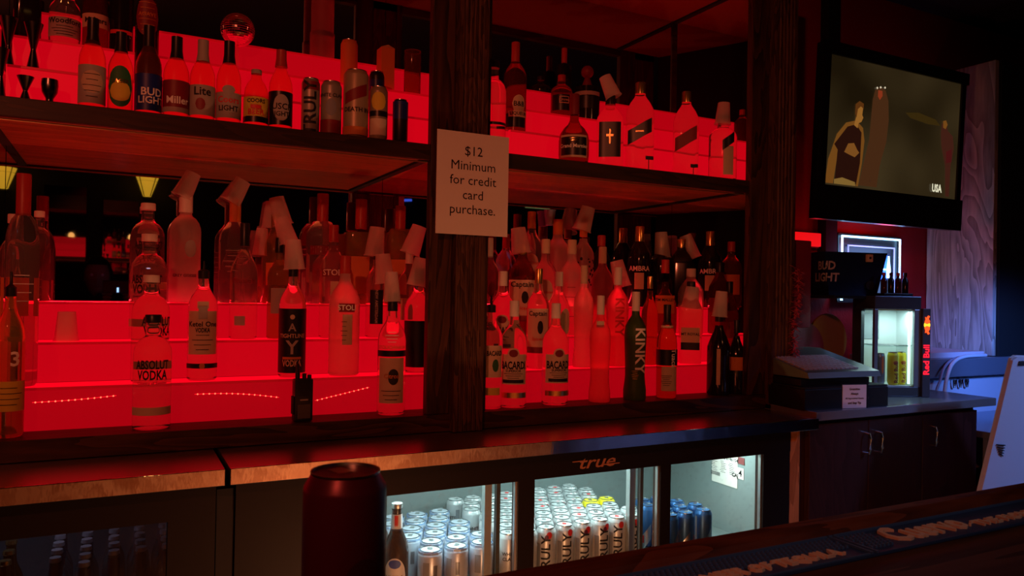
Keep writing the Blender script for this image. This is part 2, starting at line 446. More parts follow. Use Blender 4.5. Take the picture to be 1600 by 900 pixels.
lip_m = pmat('red_lip', (0.5, 0.01, 0.02), 0.3, emis=(1, 0.001, 0.012), es=0.22)
tread_m = pmat('red_acrylic_tread', (0.5, 0.01, 0.02), 0.18, emis=(1, 0.001, 0.012), es=0.75)
lowR = (0.109, 0.107, 0.106); upR = (0.104, 0.105, 0.105)
st1 = steps('lit_steps', 'glowing red acrylic steps behind bottles in lower left opening', -0.205, 1.33, Z0, lowR, steps_m)
steps('lit_steps', 'glowing red acrylic steps in the lower right opening of display case', 1.34, 2.385, Z0, lowR, steps_m)
steps('lit_steps', 'glowing red acrylic steps at the far lower left beside big bottle', -1.5, -0.27, Z0, lowR, steps_m)
steps('lit_steps', 'glowing red acrylic steps on the upper left shelf behind beer bottles', -0.255, 1.14, ZS1, upR, ustep_m)
steps('lit_steps', 'glowing red acrylic steps on the upper right shelf behind square bottles', 1.15, 2.385, ZS1, upR, ustep_m)
steps('lit_steps', 'glowing red acrylic steps at far upper left end of middle shelf', -1.5, -0.32, ZS1, upR, ustep_m)
# red area lights added behind the top step to brighten the bottles
for a_, b_ in ((-0.18, 1.30), (1.36, 2.34)):
    light('back_red_fill', 'AREA', ((a_ + b_) / 2, 2.560, Z0 + .326), 2.2, (1.0, 0.015, 0.03), b_ - a_, aim=((a_ + b_) / 2, 2.50, Z0 + .70), size_y=0.008)
# LED strips glimmering on the lowest riser
def led_strip(label, a, b_, sag, n):
    t = thing('led_strip', label, 'light strip', (0, 0, 0), group='LED strips on the lowest riser')
    A = ony(*a, 2.236); B = ony(*b_, 2.236)
    pts = [A.lerp(B, i / 20) - Vector((0, 0, sag * math.sin(PI * i / 20))) for i in range(21)]
    obj('strip_tape', tube(pts, 0.0013, 5), pmat('clear_red_tape', (0.6, 0.02, 0.03), 0.3, emis=(1, 0.01, 0.02), es=0.9), t)
    for i in range(n):
        p = A.lerp(B, (i + 0.5) / n) - Vector((0, 0.002, sag * math.sin(PI * (i + 0.5) / n)))
        b = bmesh.new(); bmesh.ops.create_icosphere(b, subdivisions=1, radius=0.0023, matrix=Matrix.Translation(p)); obj('led', b, led_m, t)
led_strip('short string of red LED dots left of front clear vodka bottle', (50, 629), (182, 618), 0.002, 13)
led_strip('wavy string of red LED dots left of the two-way radio', (304, 616), (436, 621), -0.006, 15)
led_strip('string of red LED dots rising right of the two-way radio', (492, 626), (577, 605), 0.0, 12)

# ------------------------------------------------------------------ stainless counter + fridges
def counter(label, x0, x1, sheet=0.96):
    t = thing('stainless_worktop', label, 'worktop', ((x0 + x1) / 2, 2.3, 0.94), group='stainless counter tops')
    h = (x1 - x0) / 2
    obj('top_sheet', box(-h, h, -0.43, 0.30, 0.015, 0.02), steel_top, t)
    obj('front_edge', box(-h, h, -0.432, -0.425, -0.018, 0.021, 0.0015), steel_edge, t)
    obj('core', box(-h + 0.002, h - 0.002, -0.42, 0.30, -0.015, 0.014), black_rough, t)
counter('stainless steel counter top at far left, ending at dark gap', -1.6, 0.228)
counter('long stainless steel counter top above the three door bottle cooler', 0.240, 2.195)

def cooler_body(label, name, x0, x1, doors, panelx, glassz, lit, y0=1.92):
    cx = (x0 + x1) / 2
    t = thing(name, label, 'fridge', (cx, 2.2, 0.0))
    def L(bm): bmesh.ops.translate(bm, vec=(-cx, -2.2, 0), verts=bm.verts); return bm
    zb, zt = glassz
    obj('top_fascia', L(box(x0, x1, y0, y0 + 0.04, zt, 0.918)), fridge_black, t)
    obj('bottom_fascia', L(box(x0, x1, y0, y0 + 0.04, 0.05, zb)), fridge_black, t)
    obj('top_panel', L(box(x0, x1, y0 + 0.04, 2.58, 0.90, 0.918)), fridge_black, t)
    obj('base_panel', L(box(x0, x1, y0 + 0.04, 2.58, 0.05, 0.10)), fridge_black, t)
    obj('side_panel', L(box(x0, x0 + 0.02, y0 + 0.04, 2.58, 0.10, 0.90)), fridge_black, t)
    obj('side_panel', L(box(x1 - 0.02, x1, y0 + 0.04, 2.58, 0.10, 0.90)), fridge_black, t)
    ix0, ix1 = doors[0][0] - 0.03, doors[-1][1] + 0.012
    lin = bmesh.new()
    box(ix0, ix1, 2.50, 2.51, 0.505, 0.89, bm=lin); box(ix0 - 0.01, ix0, y0 + 0.045, 2.51, 0.505, 0.89, bm=lin)
    box(ix1, ix1 + 0.01, y0 + 0.045, 2.51, 0.505, 0.89, bm=lin); box(ix0, ix1, y0 + 0.045, 2.50, 0.885, 0.895, bm=lin)
    obj('liner', L(lin), fridge_in, t)
    obj('rack', L(box(ix0, ix1, y0 + 0.05, 2.50, 0.512, 0.520)), alu, t)
    prev = x0
    for a, b_ in doors:
        obj('door_post', L(box(prev, a, y0 + 0.002, y0 + 0.04, zb, zt)), fridge_black, t); prev = b_
        obj('door_glass', L(box(a, b_, y0 + 0.022, y0 + 0.026, zb, zt)), pane_m if lit else pane_dim, t)
        if lit:
            obj('door_trim', L(box(b_ - 0.006, b_, y0 + 0.010, y0 + 0.022, zb, zt)), alu, t)
    obj('door_post', L(box(prev, x1, y0 + 0.002, y0 + 0.04, zb, zt)), fridge_black, t)
    return t, L
fr, LL = cooler_body('long black bottle cooler with three lit glass doors', 'bottle_cooler', 0.26, 2.115,
                     [(0.638, 1.03), (1.084, 1.543), (1.584, 1.989)], None, (0.50, 0.842), True)
for x in (0.945, 1.455):
    obj('sliding_frame', LL(box(x, x + 0.022, 1.965, 1.985, 0.50, 0.845)), alu, fr)
    obj('sliding_frame', LL(box(x + 0.03, x + 0.042, 1.95, 1.965, 0.50, 0.845)), pmat('dark_gasket', (0.06, 0.07, 0.07), 0.4), fr)
for x in (0.84, 1.34, 1.80):
    light('cooler_tube', 'AREA', (x - 1.1875, 2.03 - 2.2, 0.878), 2.3, (0.78, 1.0, 0.97), 0.30, aim=None, parent=fr, size_y=0.04)
light('cooler_tube', 'AREA', (1.2 - 1.1875, 2.40 - 2.2, 0.88), 1.2, (0.75, 1.0, 0.97), 0.9, parent=fr, size_y=0.03)
# script badge on the fascia
bm = bmesh.new(); o3 = ony(932, 722, 1.917)
put_text(bm, 'true', 0.052, lambda u, v: Vector((o3.x + u - 1.1875, 1.9175 - 2.2, o3.z + v)), bold=0.012, shear=0.3, xs=1.5)
box(o3.x - 0.085 - 1.1875, o3.x - 0.045 - 1.1875, -0.284, -0.2815, o3.z + 0.006, o3.z + 0.009, bm=bm)
box(o3.x + 0.02 - 1.1875, o3.x + 0.085 - 1.1875, -0.284, -0.2815, o3.z - 0.011, o3.z - 0.008, bm=bm)
obj('script_badge', bm, pmat('copper_badge', (0.75, 0.32, 0.12), 0.35, 0.6), fr)
# paper sheet and number tag on the right inner wall
wx = 1.9995
sA = onx(1113, 718, wx); sB = onx(1152, 775, wx)
bm = box(wx - 1.1875 - 0.0012, wx - 1.1875, sB.y - 2.2, sA.y - 2.2, 0.690, 0.812)
sheet = obj('data_sheet', bm, paper, fr)
bm = bmesh.new(); cy = (sA.y + sB.y) / 2
def sp(u, v): return Vector((wx - 1.1875 - 0.002, cy - 2.2 - u, 0.756 + v))
put_text(bm, 'SL 6746154', 0.017, lambda u, v: sp(u + 0.028, v + 0.033), bold=0.015)
put_text(bm, 'CAJ', 0.020, lambda u, v: sp(u + 0.055, v - 0.020), bold=0.03)
for k in range(9):
    yy = 0.042 - 0.0065 * k
    for s_ in range(3):
        x_ = -0.07 + 0.045 * s_ + random.uniform(0, 0.01)
        if k > 1: 
            vs = [bm.verts.new(sp(x_ + du, yy - 0.012 + dv)) for du, dv in ((0, 0), (random.uniform(.015, .035), 0), (random.uniform(.015, .035), .0015), (0, .0015))]
            bm.faces.new(vs)
for k in range(14):
    vs = [bm.verts.new(sp(-0.07 + k * 0.0035 + du, -0.04 + dv)) for du, dv in ((0, 0), (.0018, 0), (.0018, .014), (0, .014))]; bm.faces.new(vs)
obj('sheet_print', bm, ink, fr)
tA = onx(1157, 757, wx)
obj('number_tag', box(wx - 1.1875 - 0.0012, wx - 1.1875, tA.y - 2.2 - 0.016, tA.y - 2.2 + 0.014, 0.728, 0.768), paper, fr)
bm = bmesh.new(); put_text(bm, '4', 0.034, lambda u, v: Vector((wx - 1.1875 - 0.002, tA.y - 2.2 - u, 0.748 + v)), bold=0.01); obj('tag_number', bm, ink, fr)
obj('warning_sticker', box(wx - 1.1875 - 0.0012, wx - 1.1875, tA.y - 2.2 - 0.018, tA.y - 2.2 + 0.012, 0.782, 0.806), pmat('striped_sticker', (0.2, 0.05, 0.05), 0.5), fr)

fl, LL2 = cooler_body('dim unlit bottle cooler under the left counter top', 'bottle_cooler', -1.2, 0.215, [(-0.62, 0.112)], None, (0.50, 0.838), False)
light('cooler_glow', 'AREA', (0.22, -0.02, 0.875), 0.25, (0.7, 0.65, 1.0), 0.5, parent=fl, size_y=0.05)
tag(obj('gap_filler', box(0.218, 0.257, 1.93, 2.5, 0.0, 0.9), black_rough), 'black recess panel between the two coolers under counter gap', 'panel')
tag(obj('end_panel', box(2.118, 2.168, 1.925, 2.55, 0.0, 0.919, 0.002), orange_w), 'upright orange wood end strip at right of the lit cooler', 'panel')

# ------------------------------------------------------------------ cans
def can_profile(r, h):
    return ([(r * 0.72, 0), (r * 0.80, 0.002), (r, 0.012), (r, h - 0.016), (r * 0.985, h - 0.013), (r * 0.84, h - 0.004), (r * 0.82, h - 0.0025)])
def lid_profile(r, h):
    return ([(r * 0.80, h - 0.003), (r * 0.835, h - 0.002), (r * 0.84, h), (r * 0.80, h), (r * 0.77, h - 0.004), (0.0, h - 0.004)])
def bent(R, zc, a0=0.0):
    return lambda u, v: Vector((R * math.sin(a0 + u / R), -R * math.cos(a0 + u / R), zc + v))
def patch_bm(R, z0, z1, a0, a1, bm=None, n=10, sq=2.0, shape=None):
    b = bm or bmesh.new(); cols = []
    for i in range(n + 1):
        t = i / n; a = a0 + (a1 - a0) * t
        s, c = math.sin(a), math.cos(a)
        k = 1.0 if sq == 2.0 else (abs(c) ** sq + abs(s) ** sq) ** (-1 / sq)
        zz0, zz1 = z0, z1
        if shape == 'oval':
            q = math.sqrt(max(0.0, 1 - (2 * t - 1) ** 2)); m_ = (z0 + z1) / 2; zz0 = m_ - (z1 - z0) / 2 * q; zz1 = m_ + (z1 - z0) / 2 * q
        elif shape == 'slant':
            zz0 += (t - 0.5) * (z1 - z0) * 0.9; zz1 += (t - 0.5) * (z1 - z0) * 0.9
        cols.append((b.verts.new((R * k * s, -R * k * c, zz0)), b.verts.new((R * k * s, -R * k * c, zz1))))
    for (a, b1), (c_, d) in zip(cols[:-1], cols[1:]):
        try: b.faces.new((a, c_, d, b1))
        except ValueError: pass
    return b

CANS = {}
def can_meshes(key, r, h, bodymat, deco):
    if key in CANS: return CANS[key]
    out = []
    def mk(nm, bm, mat, smooth=True):
        me = bpy.data.meshes.new(nm); bmesh.ops.recalc_face_normals(bm, faces=bm.faces)
        for f in bm.faces: f.smooth = smooth
        bm.to_mesh(me); bm.free(); me.materials.append(mat)
        try: me.set_sharp_from_angle(angle=math.radians(35))
        except Exception: pass
        out.append((nm, me))
    mk('can_body', lathe(can_profile(r, h), 24), bodymat)
    b = lathe(lid_profile(r, h), 24); mk('can_lid', b, pmat('lid_metal', (.42, .45, .46), .28, 1.0))
    b = lathe([(r * .70, h - .0039), (r * .70, h - .0034), (r * .64, h - .0034), (r * .64, h - .0039)], 24, close=False); mk('lid_groove', b, pmat('lid_shadow_metal', (.16, .17, .17), .4, .7))
    b = lathe([(r * .30, h - .0037), (r * .30, h - .0033)], 14, center=(0, -r * .34)); mk('mouth_panel', b, pmat('lid_shadow_metal', (.16, .17, .17), .4, .7), False)
    b = bmesh.new(); box(-r * 0.2, r * 0.2, -r * 0.05, r * 0.5, h - 0.0035, h - 0.002, bm=b); lathe([(r * .26, h - .0038), (r * .26, h - .0028)], 10, bm=b, center=(0, -r * .3)); mk('pull_tab', b, red_ink if key == 'T2' else steel, False)
    for d in deco:
        if d[0] == 'patch':
            mk('printed_band', patch_bm(r * (1.006 + .005 * deco.index(d)), d[1] * h, d[2] * h, math.radians(d[3]), math.radians(d[4]), shape=d[6] if len(d) > 6 else None), d[5])
        elif d[0] == 'text':
            b = bmesh.new(); put_text(b, d[1], d[3], bent(r * 1.035, d[2] * h, math.radians(d[6]) if len(d) > 6 else 0), mode=d[5], bold=0.02); mk('lettering', b, d[4], False)
        elif d[0] == 'code':
            b = bmesh.new()
            for k in range(9): patch_bm(r * 1.02, d[1] * h, d[2] * h, math.radians(d[3] + k * 2.2), math.radians(d[3] + k * 2.2 + 1.2), bm=b, n=1)
            mk('bar_code', b, ink, False)
    CANS[key] = out
    return out
def can(key, loc, rz, label, group, meshes, name='drink_can', scale=1.0):
    t = thing(name, label, 'can', loc, rz, group)
    for nm, me in meshes:
        o = bpy.data.objects.new(nm, me); COL.objects.link(o); o.parent = t
    return t
white_can = pmat('white_can', (0.62, 0.64, 0.66), 0.35, 0.3)
blue_can = pmat('pale_blue_white_can', (0.58, 0.64, 0.76), 0.35, 0.3)
cobalt = pmat('cobalt_can', (0.04, 0.13, 0.33), 0.35, 0.5)
yellow_c = pmat('yellow_can', (0.85, 0.72, 0.03), 0.4)
finetext = pmat('fine_grey_print', (0.25, 0.27, 0.30), 0.6)
mA = can_meshes('A', 0.0345, 0.135, blue_can, [('patch', 0.93, 0.975, 0, 359, C['ice']), ('code', 0.45, 0.72, 12), ('patch', 0.40, 0.78, -38, -8, finetext)])
mT = can_meshes('T', 0.0305, 0.152, white_can, [('text', 'TRULY', 0.46, 0.040, ink, 'up', 12), ('patch', 0.80, 0.94, 12, 46, red_ink, 'oval'), ('patch', 0.76, 0.88, 2, 26, pmat('berry_print', (0.12, 0.01, 0.03), 0.5), 'oval'), ('patch', 0.15, 0.7, -50, -22, finetext)])
mT2 = can_meshes('T2', 0.0305, 0.152, white_can, [('text', 'TRULY', 0.46, 0.040, ink, 'up', 12), ('patch', 0.80, 0.94, 12, 46, red_ink, 'oval'), ('patch', 0.15, 0.7, -50, -22, finetext)])
mW = can_meshes('W', 0.0305, 0.152, white_can, [('text', 'WHITE', 0.62, 0.014, ink, 'h', 0), ('text', 'CLAW', 0.52, 0.014, ink, 'h', 0), ('patch', 0.1, 0.3, -20, 25, C['darkred'], 'oval'), ('patch', 0.2, 0.8, 38, 62, finetext)])
mR = can_meshes('R', 0.0285, 0.142, cobalt, [('patch', 0.05, 0.42, -10, 60, steel, 'slant'), ('patch', 0.12, 0.30, -38, 12, red_ink), ('patch', 0.2, 0.85, -75, -50, finetext)])
mY = can_meshes('Y', 0.0305, 0.152, yellow_c, [('patch', 0.4, 0.6, -20, 20, C['darkred'], 'oval')])
ORD = ['first', 'second', 'third', 'fourth', 'fifth', 'sixth', 'seventh', 'eighth', 'ninth', 'tenth']
def facing(x, y, off=0.0):     # rotation so that local -Y looks at the camera
    return -math.atan2(x, y) + math.radians(off)
zr = 0.5205
for j in range(6):
    for i in range(3):
        x = 0.797 + 0.080 * i + (0.036 if j % 2 else 0.0) - 0.006 * j; y = 2.008 + 0.068 * j
        can('A', (x, y, zr), facing(x, y, random.uniform(-15, 15)), 'pale blue beer can, %s in the %s row behind left cooler door' % (ORD[i], ORD[j]), 'pale blue and white cans in the lit cooler', mA)
for j in range(7):
    for i in range(8):
        x = 1.043 + 0.0655 * i + (0.030 if j % 2 else 0.0); y = 2.006 + 0.066 * j
        if x > 1.585: continue
        ms, nm, grp = (mW, 'white seltzer can with dark wave print', 'white printed slim cans in the lit cooler') if i < 2 else ((mY, 'yellow slim can', 'yellow slim cans in the lit cooler') if (i >= 6 and j in (3,)) else ((mT, mT2)[(i * 2 + j) % 3 == 0], 'white seltzer can with red berry print', 'white berry slim cans in the lit cooler'))
        can('T', (x, y, zr), facing(x, y, random.choice([-35, -10, 0, 8, 20])), '%s, %s of %s row, middle cooler door' % (nm, ORD[i], ORD[j]), grp, ms)
for j in range(4):
    for i in range(3 if j < 3 else 2):
        x = 1.632 + 0.066 * i + (0.03 if j % 2 else 0.0); y = 1.982 + 0.062 * j
        if j == 0 and i == 2: x += 0.012
        can('R', (x, y, zr), facing(x, y, random.uniform(-30, 30)), 'cobalt blue energy drink can, %s of the %s row behind right cooler door' % (ORD[i], ORD[j]), 'cobalt blue cans in the lit cooler', mR)

# ------------------------------------------------------------------ bottles
PROF = {   # (radius fraction of r, height fraction of h); last = cap start index handled by 'cap' fraction
    'vodka': ([(0.86, 0), (0.98, .012), (1, .03), (1, .66), (.97, .70), (.86, .745), (.66, .785), (.46, .805), (.40, .82), (.37, .86), (.37, .93), (.42, .935), (.42, .955)], .93, .44),
    'tall': ([(0.88, 0), (1, .015), (1, .60), (.96, .65), (.80, .70), (.55, .745), (.40, .78), (.36, .82), (.34, .88)], .85, .37),
    'long': ([(0.88, 0), (1, .015), (1, .56), (.95, .61), (.75, .67), (.50, .72), (.36, .77), (.33, .84), (.32, .9)], .86, .35),
    'round': ([(0.80, 0), (.95, .02), (1, .12), (1, .32), (.92, .42), (.70, .50), (.42, .56), (.30, .62), (.27, .70), (.27, .88)], .80, .33),
    'beer': ([(0.90, 0), (1, .02), (1, .52), (.96, .58), (.80, .65), (.58, .71), (.46, .76), (.42, .84), (.39, .93), (.42, .94), (.42, .955)], .955, .44),
    'stubby': ([(0.90, 0), (1, .02), (1, .55), (.94, .66), (.74, .76), (.50, .82), (.42, .86), (.42, .94)], .93, .45),
    'curvy': ([(0.95, 0), (1.0, .02), (1, .09), (.92, .15), (.86, .22), (.88, .36), (.95, .52), (.98, .60), (.90, .68), (.60, .74), (.36, .78), (.32, .84), (.32, .9)], .82, .36),
    'square': ([(0.92, 0), (1, .015), (1, .64), (.95, .68), (.70, .76), (.45, .82), (.36, .85), (.34, .88)], .87, .38),
    'cone': ([(0.92, 0), (1, .02), (1.0, .50), (.99, .54), (.70, .64), (.44, .72), (.34, .78), (.32, .90)], .82, .36),
    'wine': ([(0.92, 0), (1, .02), (1, .58), (.92, .66), (.62, .75), (.42, .81), (.36, .86), (.34, .9)], .86, .38),
    'jar': ([(0.92, 0), (1, .02), (1, .50), (.90, .56), (.66, .62), (.60, .66), (.60, .86)], .80, .64),
}
ROW = {'F': (2.190, Z0), '1': (2.300, Z0 + .109), '2': (2.410, Z0 + .216), '3': (2.512, Z0 + .322),
       'UF': (2.187, ZS1 + .001), 'U1': (2.300, ZS1 + .104), 'U2': (2.410, ZS1 + .209), 'U3': (2.512, ZS1 + .314)}
def geom(px, row, top, wpx):
    y, z = ROW[row]
    p = ony(px, top, y); x = p.x; h = p.z - z
    c = ROT.inverted() @ (Vector((x, y, z + h / 2)) - CAM)
    Z = -c.z; th = math.atan2(c.x, Z)
    r = wpx * Z * math.cos(th) / (2 * F)
    return x, y, z, h, min(r, 0.052)
def bottle(px, row, top, wpx, kind, glass, cap, label, deco=(), capkind='cap', off=0.0, group=None, name='liquor_bottle', sq=2.0, cat='bottle', capfrac=None):
    x, y, z, h, r = geom(px, row, top, wpx)
    if kind == 'square' : sq = 5.0
    prof, cf, cr = PROF[kind]
    cf = capfrac or cf
    t = thing(name, label, cat, (x, y, z + 0.0005), facing(x, y, off), group)
    seg = 40 if sq != 2.0 else 28
    pr = [(a * r, b_ * h) for a, b_ in prof if b_ <= cf + 0.03]
    obj('glass_body', lathe(pr, seg, sq if sq != 2.0 else 2.0), G[glass] if isinstance(glass, str) else glass, t, smooth=True)
    if capkind == 'cap':
        obj('cap', lathe([(cr * r, cf * h), (cr * r, h - 0.002), (cr * r * .93, h), (0, h)], 18), C[cap], t, smooth=True)
    elif capkind == 'foil':
        obj('foil', lathe([(cr * r * 1.25, cf * h - .10 * h), (cr * r * 1.02, cf * h), (cr * r, h - 0.003), (0, h)], 18), C[cap], t, smooth=True)
    elif capkind == 'pourer':
        b = lathe([(cr * r * 1.05, cf * h), (cr * r * 1.05, cf * h + .022), (cr * r * .6, cf * h + .026), (cr * r * .32, h - .03), (.0025, h), (0, h)], 14)
        obj('pourer', b, C[cap], t, smooth=True)
    elif capkind == 'ball':
        obj('stopper', lathe([(cr * r, cf * h), (cr * r * 1.1, cf * h + .01)] + [(.024 * math.sin(a), h - .024 - .024 * math.cos(a)) for a in [PI * k / 8 for k in range(1, 8)]] + [(0, h)], 18), C[cap], t, smooth=True)
    lift = 0.0008
    for d in deco:
        lift += 0.00035
        if d[0] == 'p':      # patch: z0,z1 fractions, half-angle, material, shape
            ca = math.radians(d[5]) if len(d) > 5 and isinstance(d[5], (int, float)) else 0
            zm = (d[1] + d[2]) / 2; rad = r
            if zm > .56:
                for (a0_, b0_), (a1_, b1_) in zip(prof[:-1], prof[1:]):
                    if b0_ <= zm <= b1_: rad = r * (a0_ + (a1_ - a0_) * (zm - b0_) / max(1e-6, b1_ - b0_))
            shp = d[6] if len(d) > 6 else None
            obj('paper_label', patch_bm(rad + lift, d[1] * h, d[2] * h, ca - math.radians(d[3]), ca + math.radians(d[3]), sq=sq, shape=shp), C[d[4]], t, smooth=True)
        elif d[0] == 't':    # text, zc fraction, width as share of the diameter, mat, mode, angle
            V, _ = text_geo(d[1], 0.02)
            wid = max(u for u, v in V) - min(u for u, v in V)
            mode = d[5] if len(d) > 5 else 'h'
            size = d[3] * 2 * r / wid if mode == 'h' else d[3] * h / wid
            b = bmesh.new(); a0 = math.radians(d[6]) if len(d) > 6 else 0
            if sq == 2.0: fn = bent(r + lift + .0002, d[2] * h, a0)
            else: fn = lambda u, v, zc=d[2] * h: Vector((u, -(r + lift + .0002), zc + v))
            vs = 1.6 if d[1] in ('ABSOLUT', 'VODKA', 'BACARDI') else 1.0
            put_text(b, d[1], size * vs, fn, mode=mode, bold=0.02 * vs, xs=1 / vs)
            obj('lettering', b, C[d[4]], t)
        elif d[0] == 'lines':
            b = bmesh.new(); n = d[5]
            for k in range(n):
                zc = (d[1] + (d[2] - d[1]) * k / max(1, n - 1)) * h; hw = math.radians(d[3] * (0.6 + 0.4 * ((k * 7) % 3) / 2))
                patch_bm(r + lift, zc - .0008, zc + .0008, -hw, hw, bm=b, n=5, sq=sq)
            obj('fine_print', b, C[d[4]], t)
        elif d[0] == 'spots':
            b = bmesh.new(); rr = random.Random(3)
            for k in range(46):
                a = rr.uniform(-1.4, 1.4); zc = rr.uniform(.14, .60) * h; R = r + .0015; q = rr.uniform(.0025, .0055); n0 = 7
                ring = [b.verts.new((R * math.sin(a + q * (1 + .4 * rr.random()) * math.cos(2 * PI * i / n0) / R), -R * math.cos(a + q * math.cos(2 * PI * i / n0) / R), zc + q * (1 + .5 * rr.random()) * math.sin(2 * PI * i / n0))) for i in range(n0)]
                b.faces.new(ring)
            obj('leopard_spots', b, C['ink'], t)
    return t

LLG = 'bottles in the lower left opening'; LRG = 'bottles in the lower right opening'
ULG = 'beer bottles along the upper left shelf'; URG = 'bottles on the upper right shelf'
absd = (('t', 'ABSOLUT', .565, .92, 'ink'), ('t', 'VODKA', .475, .82, 'ink'), ('t', 'Country of Sweden', .41, .8, 'ink'), ('p', .13, .20, 70, 'tan'))
def tx(s, z, w_, m, *r_): return ('t', s, z, w_, m) + r_
B = bottle
# ---- lower left opening
B(18, 'F', 425, 50, 'tall', 'olive', 'black', 'big bottle cut by left photo edge on the sill, yellowish label', (('p', .16, .34, 75, 'yellow'), ('t', '3', .47, .3, 'wink', 'h', 20), ('lines', .2, .3, 50, 'ink', 4)), group=LLG, capkind='pourer')
B(240, 'F', 492, 61, 'vodka', 'thinclear', 'black', 'front clear vodka bottle with black lettering, right of left LED string', absd, group=LLG, capfrac=.93)
B(614, 'F', 458, 44, 'tall', 'thinclear', 'black', 'clear bottle with fruit label and black cap beside the centre post', (('p', .10, .47, 55, 'tan'), ('p', .48, .53, 75, 'black'), ('t', 'STOLICHNAYA', .555, 1.1, 'orange'), ('p', .25, .38, 22, 'ink', 8, 'oval'), ('lines', .13, .2, 40, 'ink', 3), ('t', 'Citros', .32, .55, 'orange'), ('lines', .60, .68, 26, 'wink', 4)), group=LLG)
B(237, '1', 430, 60, 'vodka', 'thinclear', 'white', 'second clear vodka bottle from the front in the left file', absd, group=LLG, off=25)
B(319, '1', 408, 47, 'tall', 'clear', 'black', 'clear bottle with tall tan label and black pour spout', (('p', .22, .58, 62, 'tan'), ('p', .60, .66, 22, 'tan'), ('t', 'Ketel One', .47, 1.05, 'ink'), ('t', 'VODKA', .42, .5, 'ink'), ('lines', .26, .38, 40, 'ink', 4), ('p', .515, .62, 16, 'grey'), ('p', .105, .145, 70, 'black'), ('p', .10, .15, 10, 'orange', 0, 'oval')), group=LLG, capkind='pourer')
B(459, '1', 405, 42, 'tall', 'clear', 'black', 'bottle wrapped in tall black label behind the two-way radio', (('p', .04, .58, 88, 'black'), ('t', 'TIGHTLINE', .35, 1.05, 'tan'), ('t', 'VODKA', .12, .75, 'tan'), ('p', .155, .175, 40, 'orange'), ('p', .49, .53, 10, 'tan', 0, 'oval'), ('t', 'A', .42, .3, 'grey'), ('t', 'Y', .25, .5, 'grey')), group=LLG)
B(540, '1', 400, 48, 'tall', 'frost', 'red', 'frosted bottle with small red label on the first step left of the post', (('p', .53, .60, 30, 'darkred', 10), ('t', 'STOLI', .565, .62, 'wink', 'h', 10), ('p', .26, .51, 18, 'tan', 12), ('lines', .3, .45, 12, 'ink', 5)), group=LLG)
B(655, '1', 420, 44, 'tall', 'clear', 'black', 'clear bottle with black label half hidden by the centre post', (('p', .06, .50, 70, 'black'),), group=LLG)
B(234, '2', 366, 58, 'vodka', 'thinclear', 'white', 'third clear vodka bottle from the front in the left file', absd, group=LLG, off=-8)
B(383, '2', 349, 44, 'long', 'thinclear', 'black', 'clear slender bottle with tall black cap in third row', (('t', 'Pinnacle', .50, .9, 'darkred'), ('p', .12, .20, 22, 'grey', -15)), group=LLG, capfrac=.80)
B(437, '2', 372, 36, 'tall', 'olive', 'black', 'olive tinted bottle behind the black-labelled bottle under two cups', (('p', .25, .5, 40, 'grey'),), group=LLG)
B(522, '2', 352, 42, 'tall', 'thinclear', 'red', 'clear bottle with red label in third row of lower left opening', (('p', .54, .61, 50, 'darkred'), ('t', 'STOLI', .575, .8, 'wink'), ('p', .28, .5, 25, 'tan', 15)), group=LLG)
B(590, '2', 385, 34, 'tall', 'clear', 'black', 'bottle with narrow black upright label left of the fruit label bottle', (('p', .15, .52, 35, 'black'), ('t', 'NEW AMSTERDAM', .34, .36, 'grey', 'down')), group=LLG)
B(640, '2', 392, 34, 'tall', 'thinclear', 'white', 'clear bottle just left of the centre post in third row', (('p', .2, .45, 45, 'tan'),), group=LLG)
B(232, '3', 318, 54, 'vodka', 'thinclear', 'white', 'rearmost clear vodka bottle in the left file by the mirror', absd, group=LLG, off=5)
B(291, '3', 306, 50, 'vodka', 'frost', 'white', 'frosted grey bottle by the mirror with white neck seal', (('t', 'GREY GOOSE', .25, .8, 'ink'), ('p', .42, .58, 22, 'grey', 20, 'oval')), group=LLG, capfrac=.84)
B(368, '3', 312, 50, 'tall', 'thinclear', 'orange', 'clear bottle with orange neck seal by the mirror under tilted cup', (('lines', .3, .5, 40, 'grey', 5),), group=LLG, capfrac=.78)
B(432, '3', 335, 44, 'wine', 'olive', 'gold', 'olive bottle by the mirror under the twin cups', (('p', .2, .45, 40, 'orange'),), group=LLG)
B(505, '3', 303, 50, 'tall', 'clear', 'red', 'tall bottle with ribbed red cap and gold collar by the mirror', (('t', 'STOLI', .48, .8, 'wink'), ('p', .44, .52, 45, 'darkred')), group=LLG, capfrac=.74)
B(565, '3', 312, 48, 'square', 'olive', 'red', 'square bottle with tall red cap near the right of lower left opening', (('p', .1, .45, 30, 'orange'),), group=LLG, capfrac=.72)
B(626, '3', 322, 44, 'square', 'olive', 'red', 'square bottle with tall red cap beside the centre post', (('p', .1, .45, 30, 'orange'),), group=LLG, capfrac=.74)
B(38, '1', 272, 56, 'vodka', 'thinclear', 'red', 'very tall clear bottle with red neck band at left edge', (('lines', .40, .52, 40, 'wink', 4),), group=LLG, capfrac=.80)
B(22, '2', 335, 46, 'vodka', 'thinclear', 'white', 'clear bottle left of the very tall red-necked bottle', (('p', .2, .5, 50, 'orange'),), group=LLG)
B(-14, '2', 380, 40, 'tall', 'clear', 'white', 'bottle at the extreme left edge behind big yellow label bottle', (), group=LLG)
B(62, '3', 330, 40, 'vodka', 'thinclear', 'white', 'rearmost clear bottle at left beside the mirror', (), group=LLG)
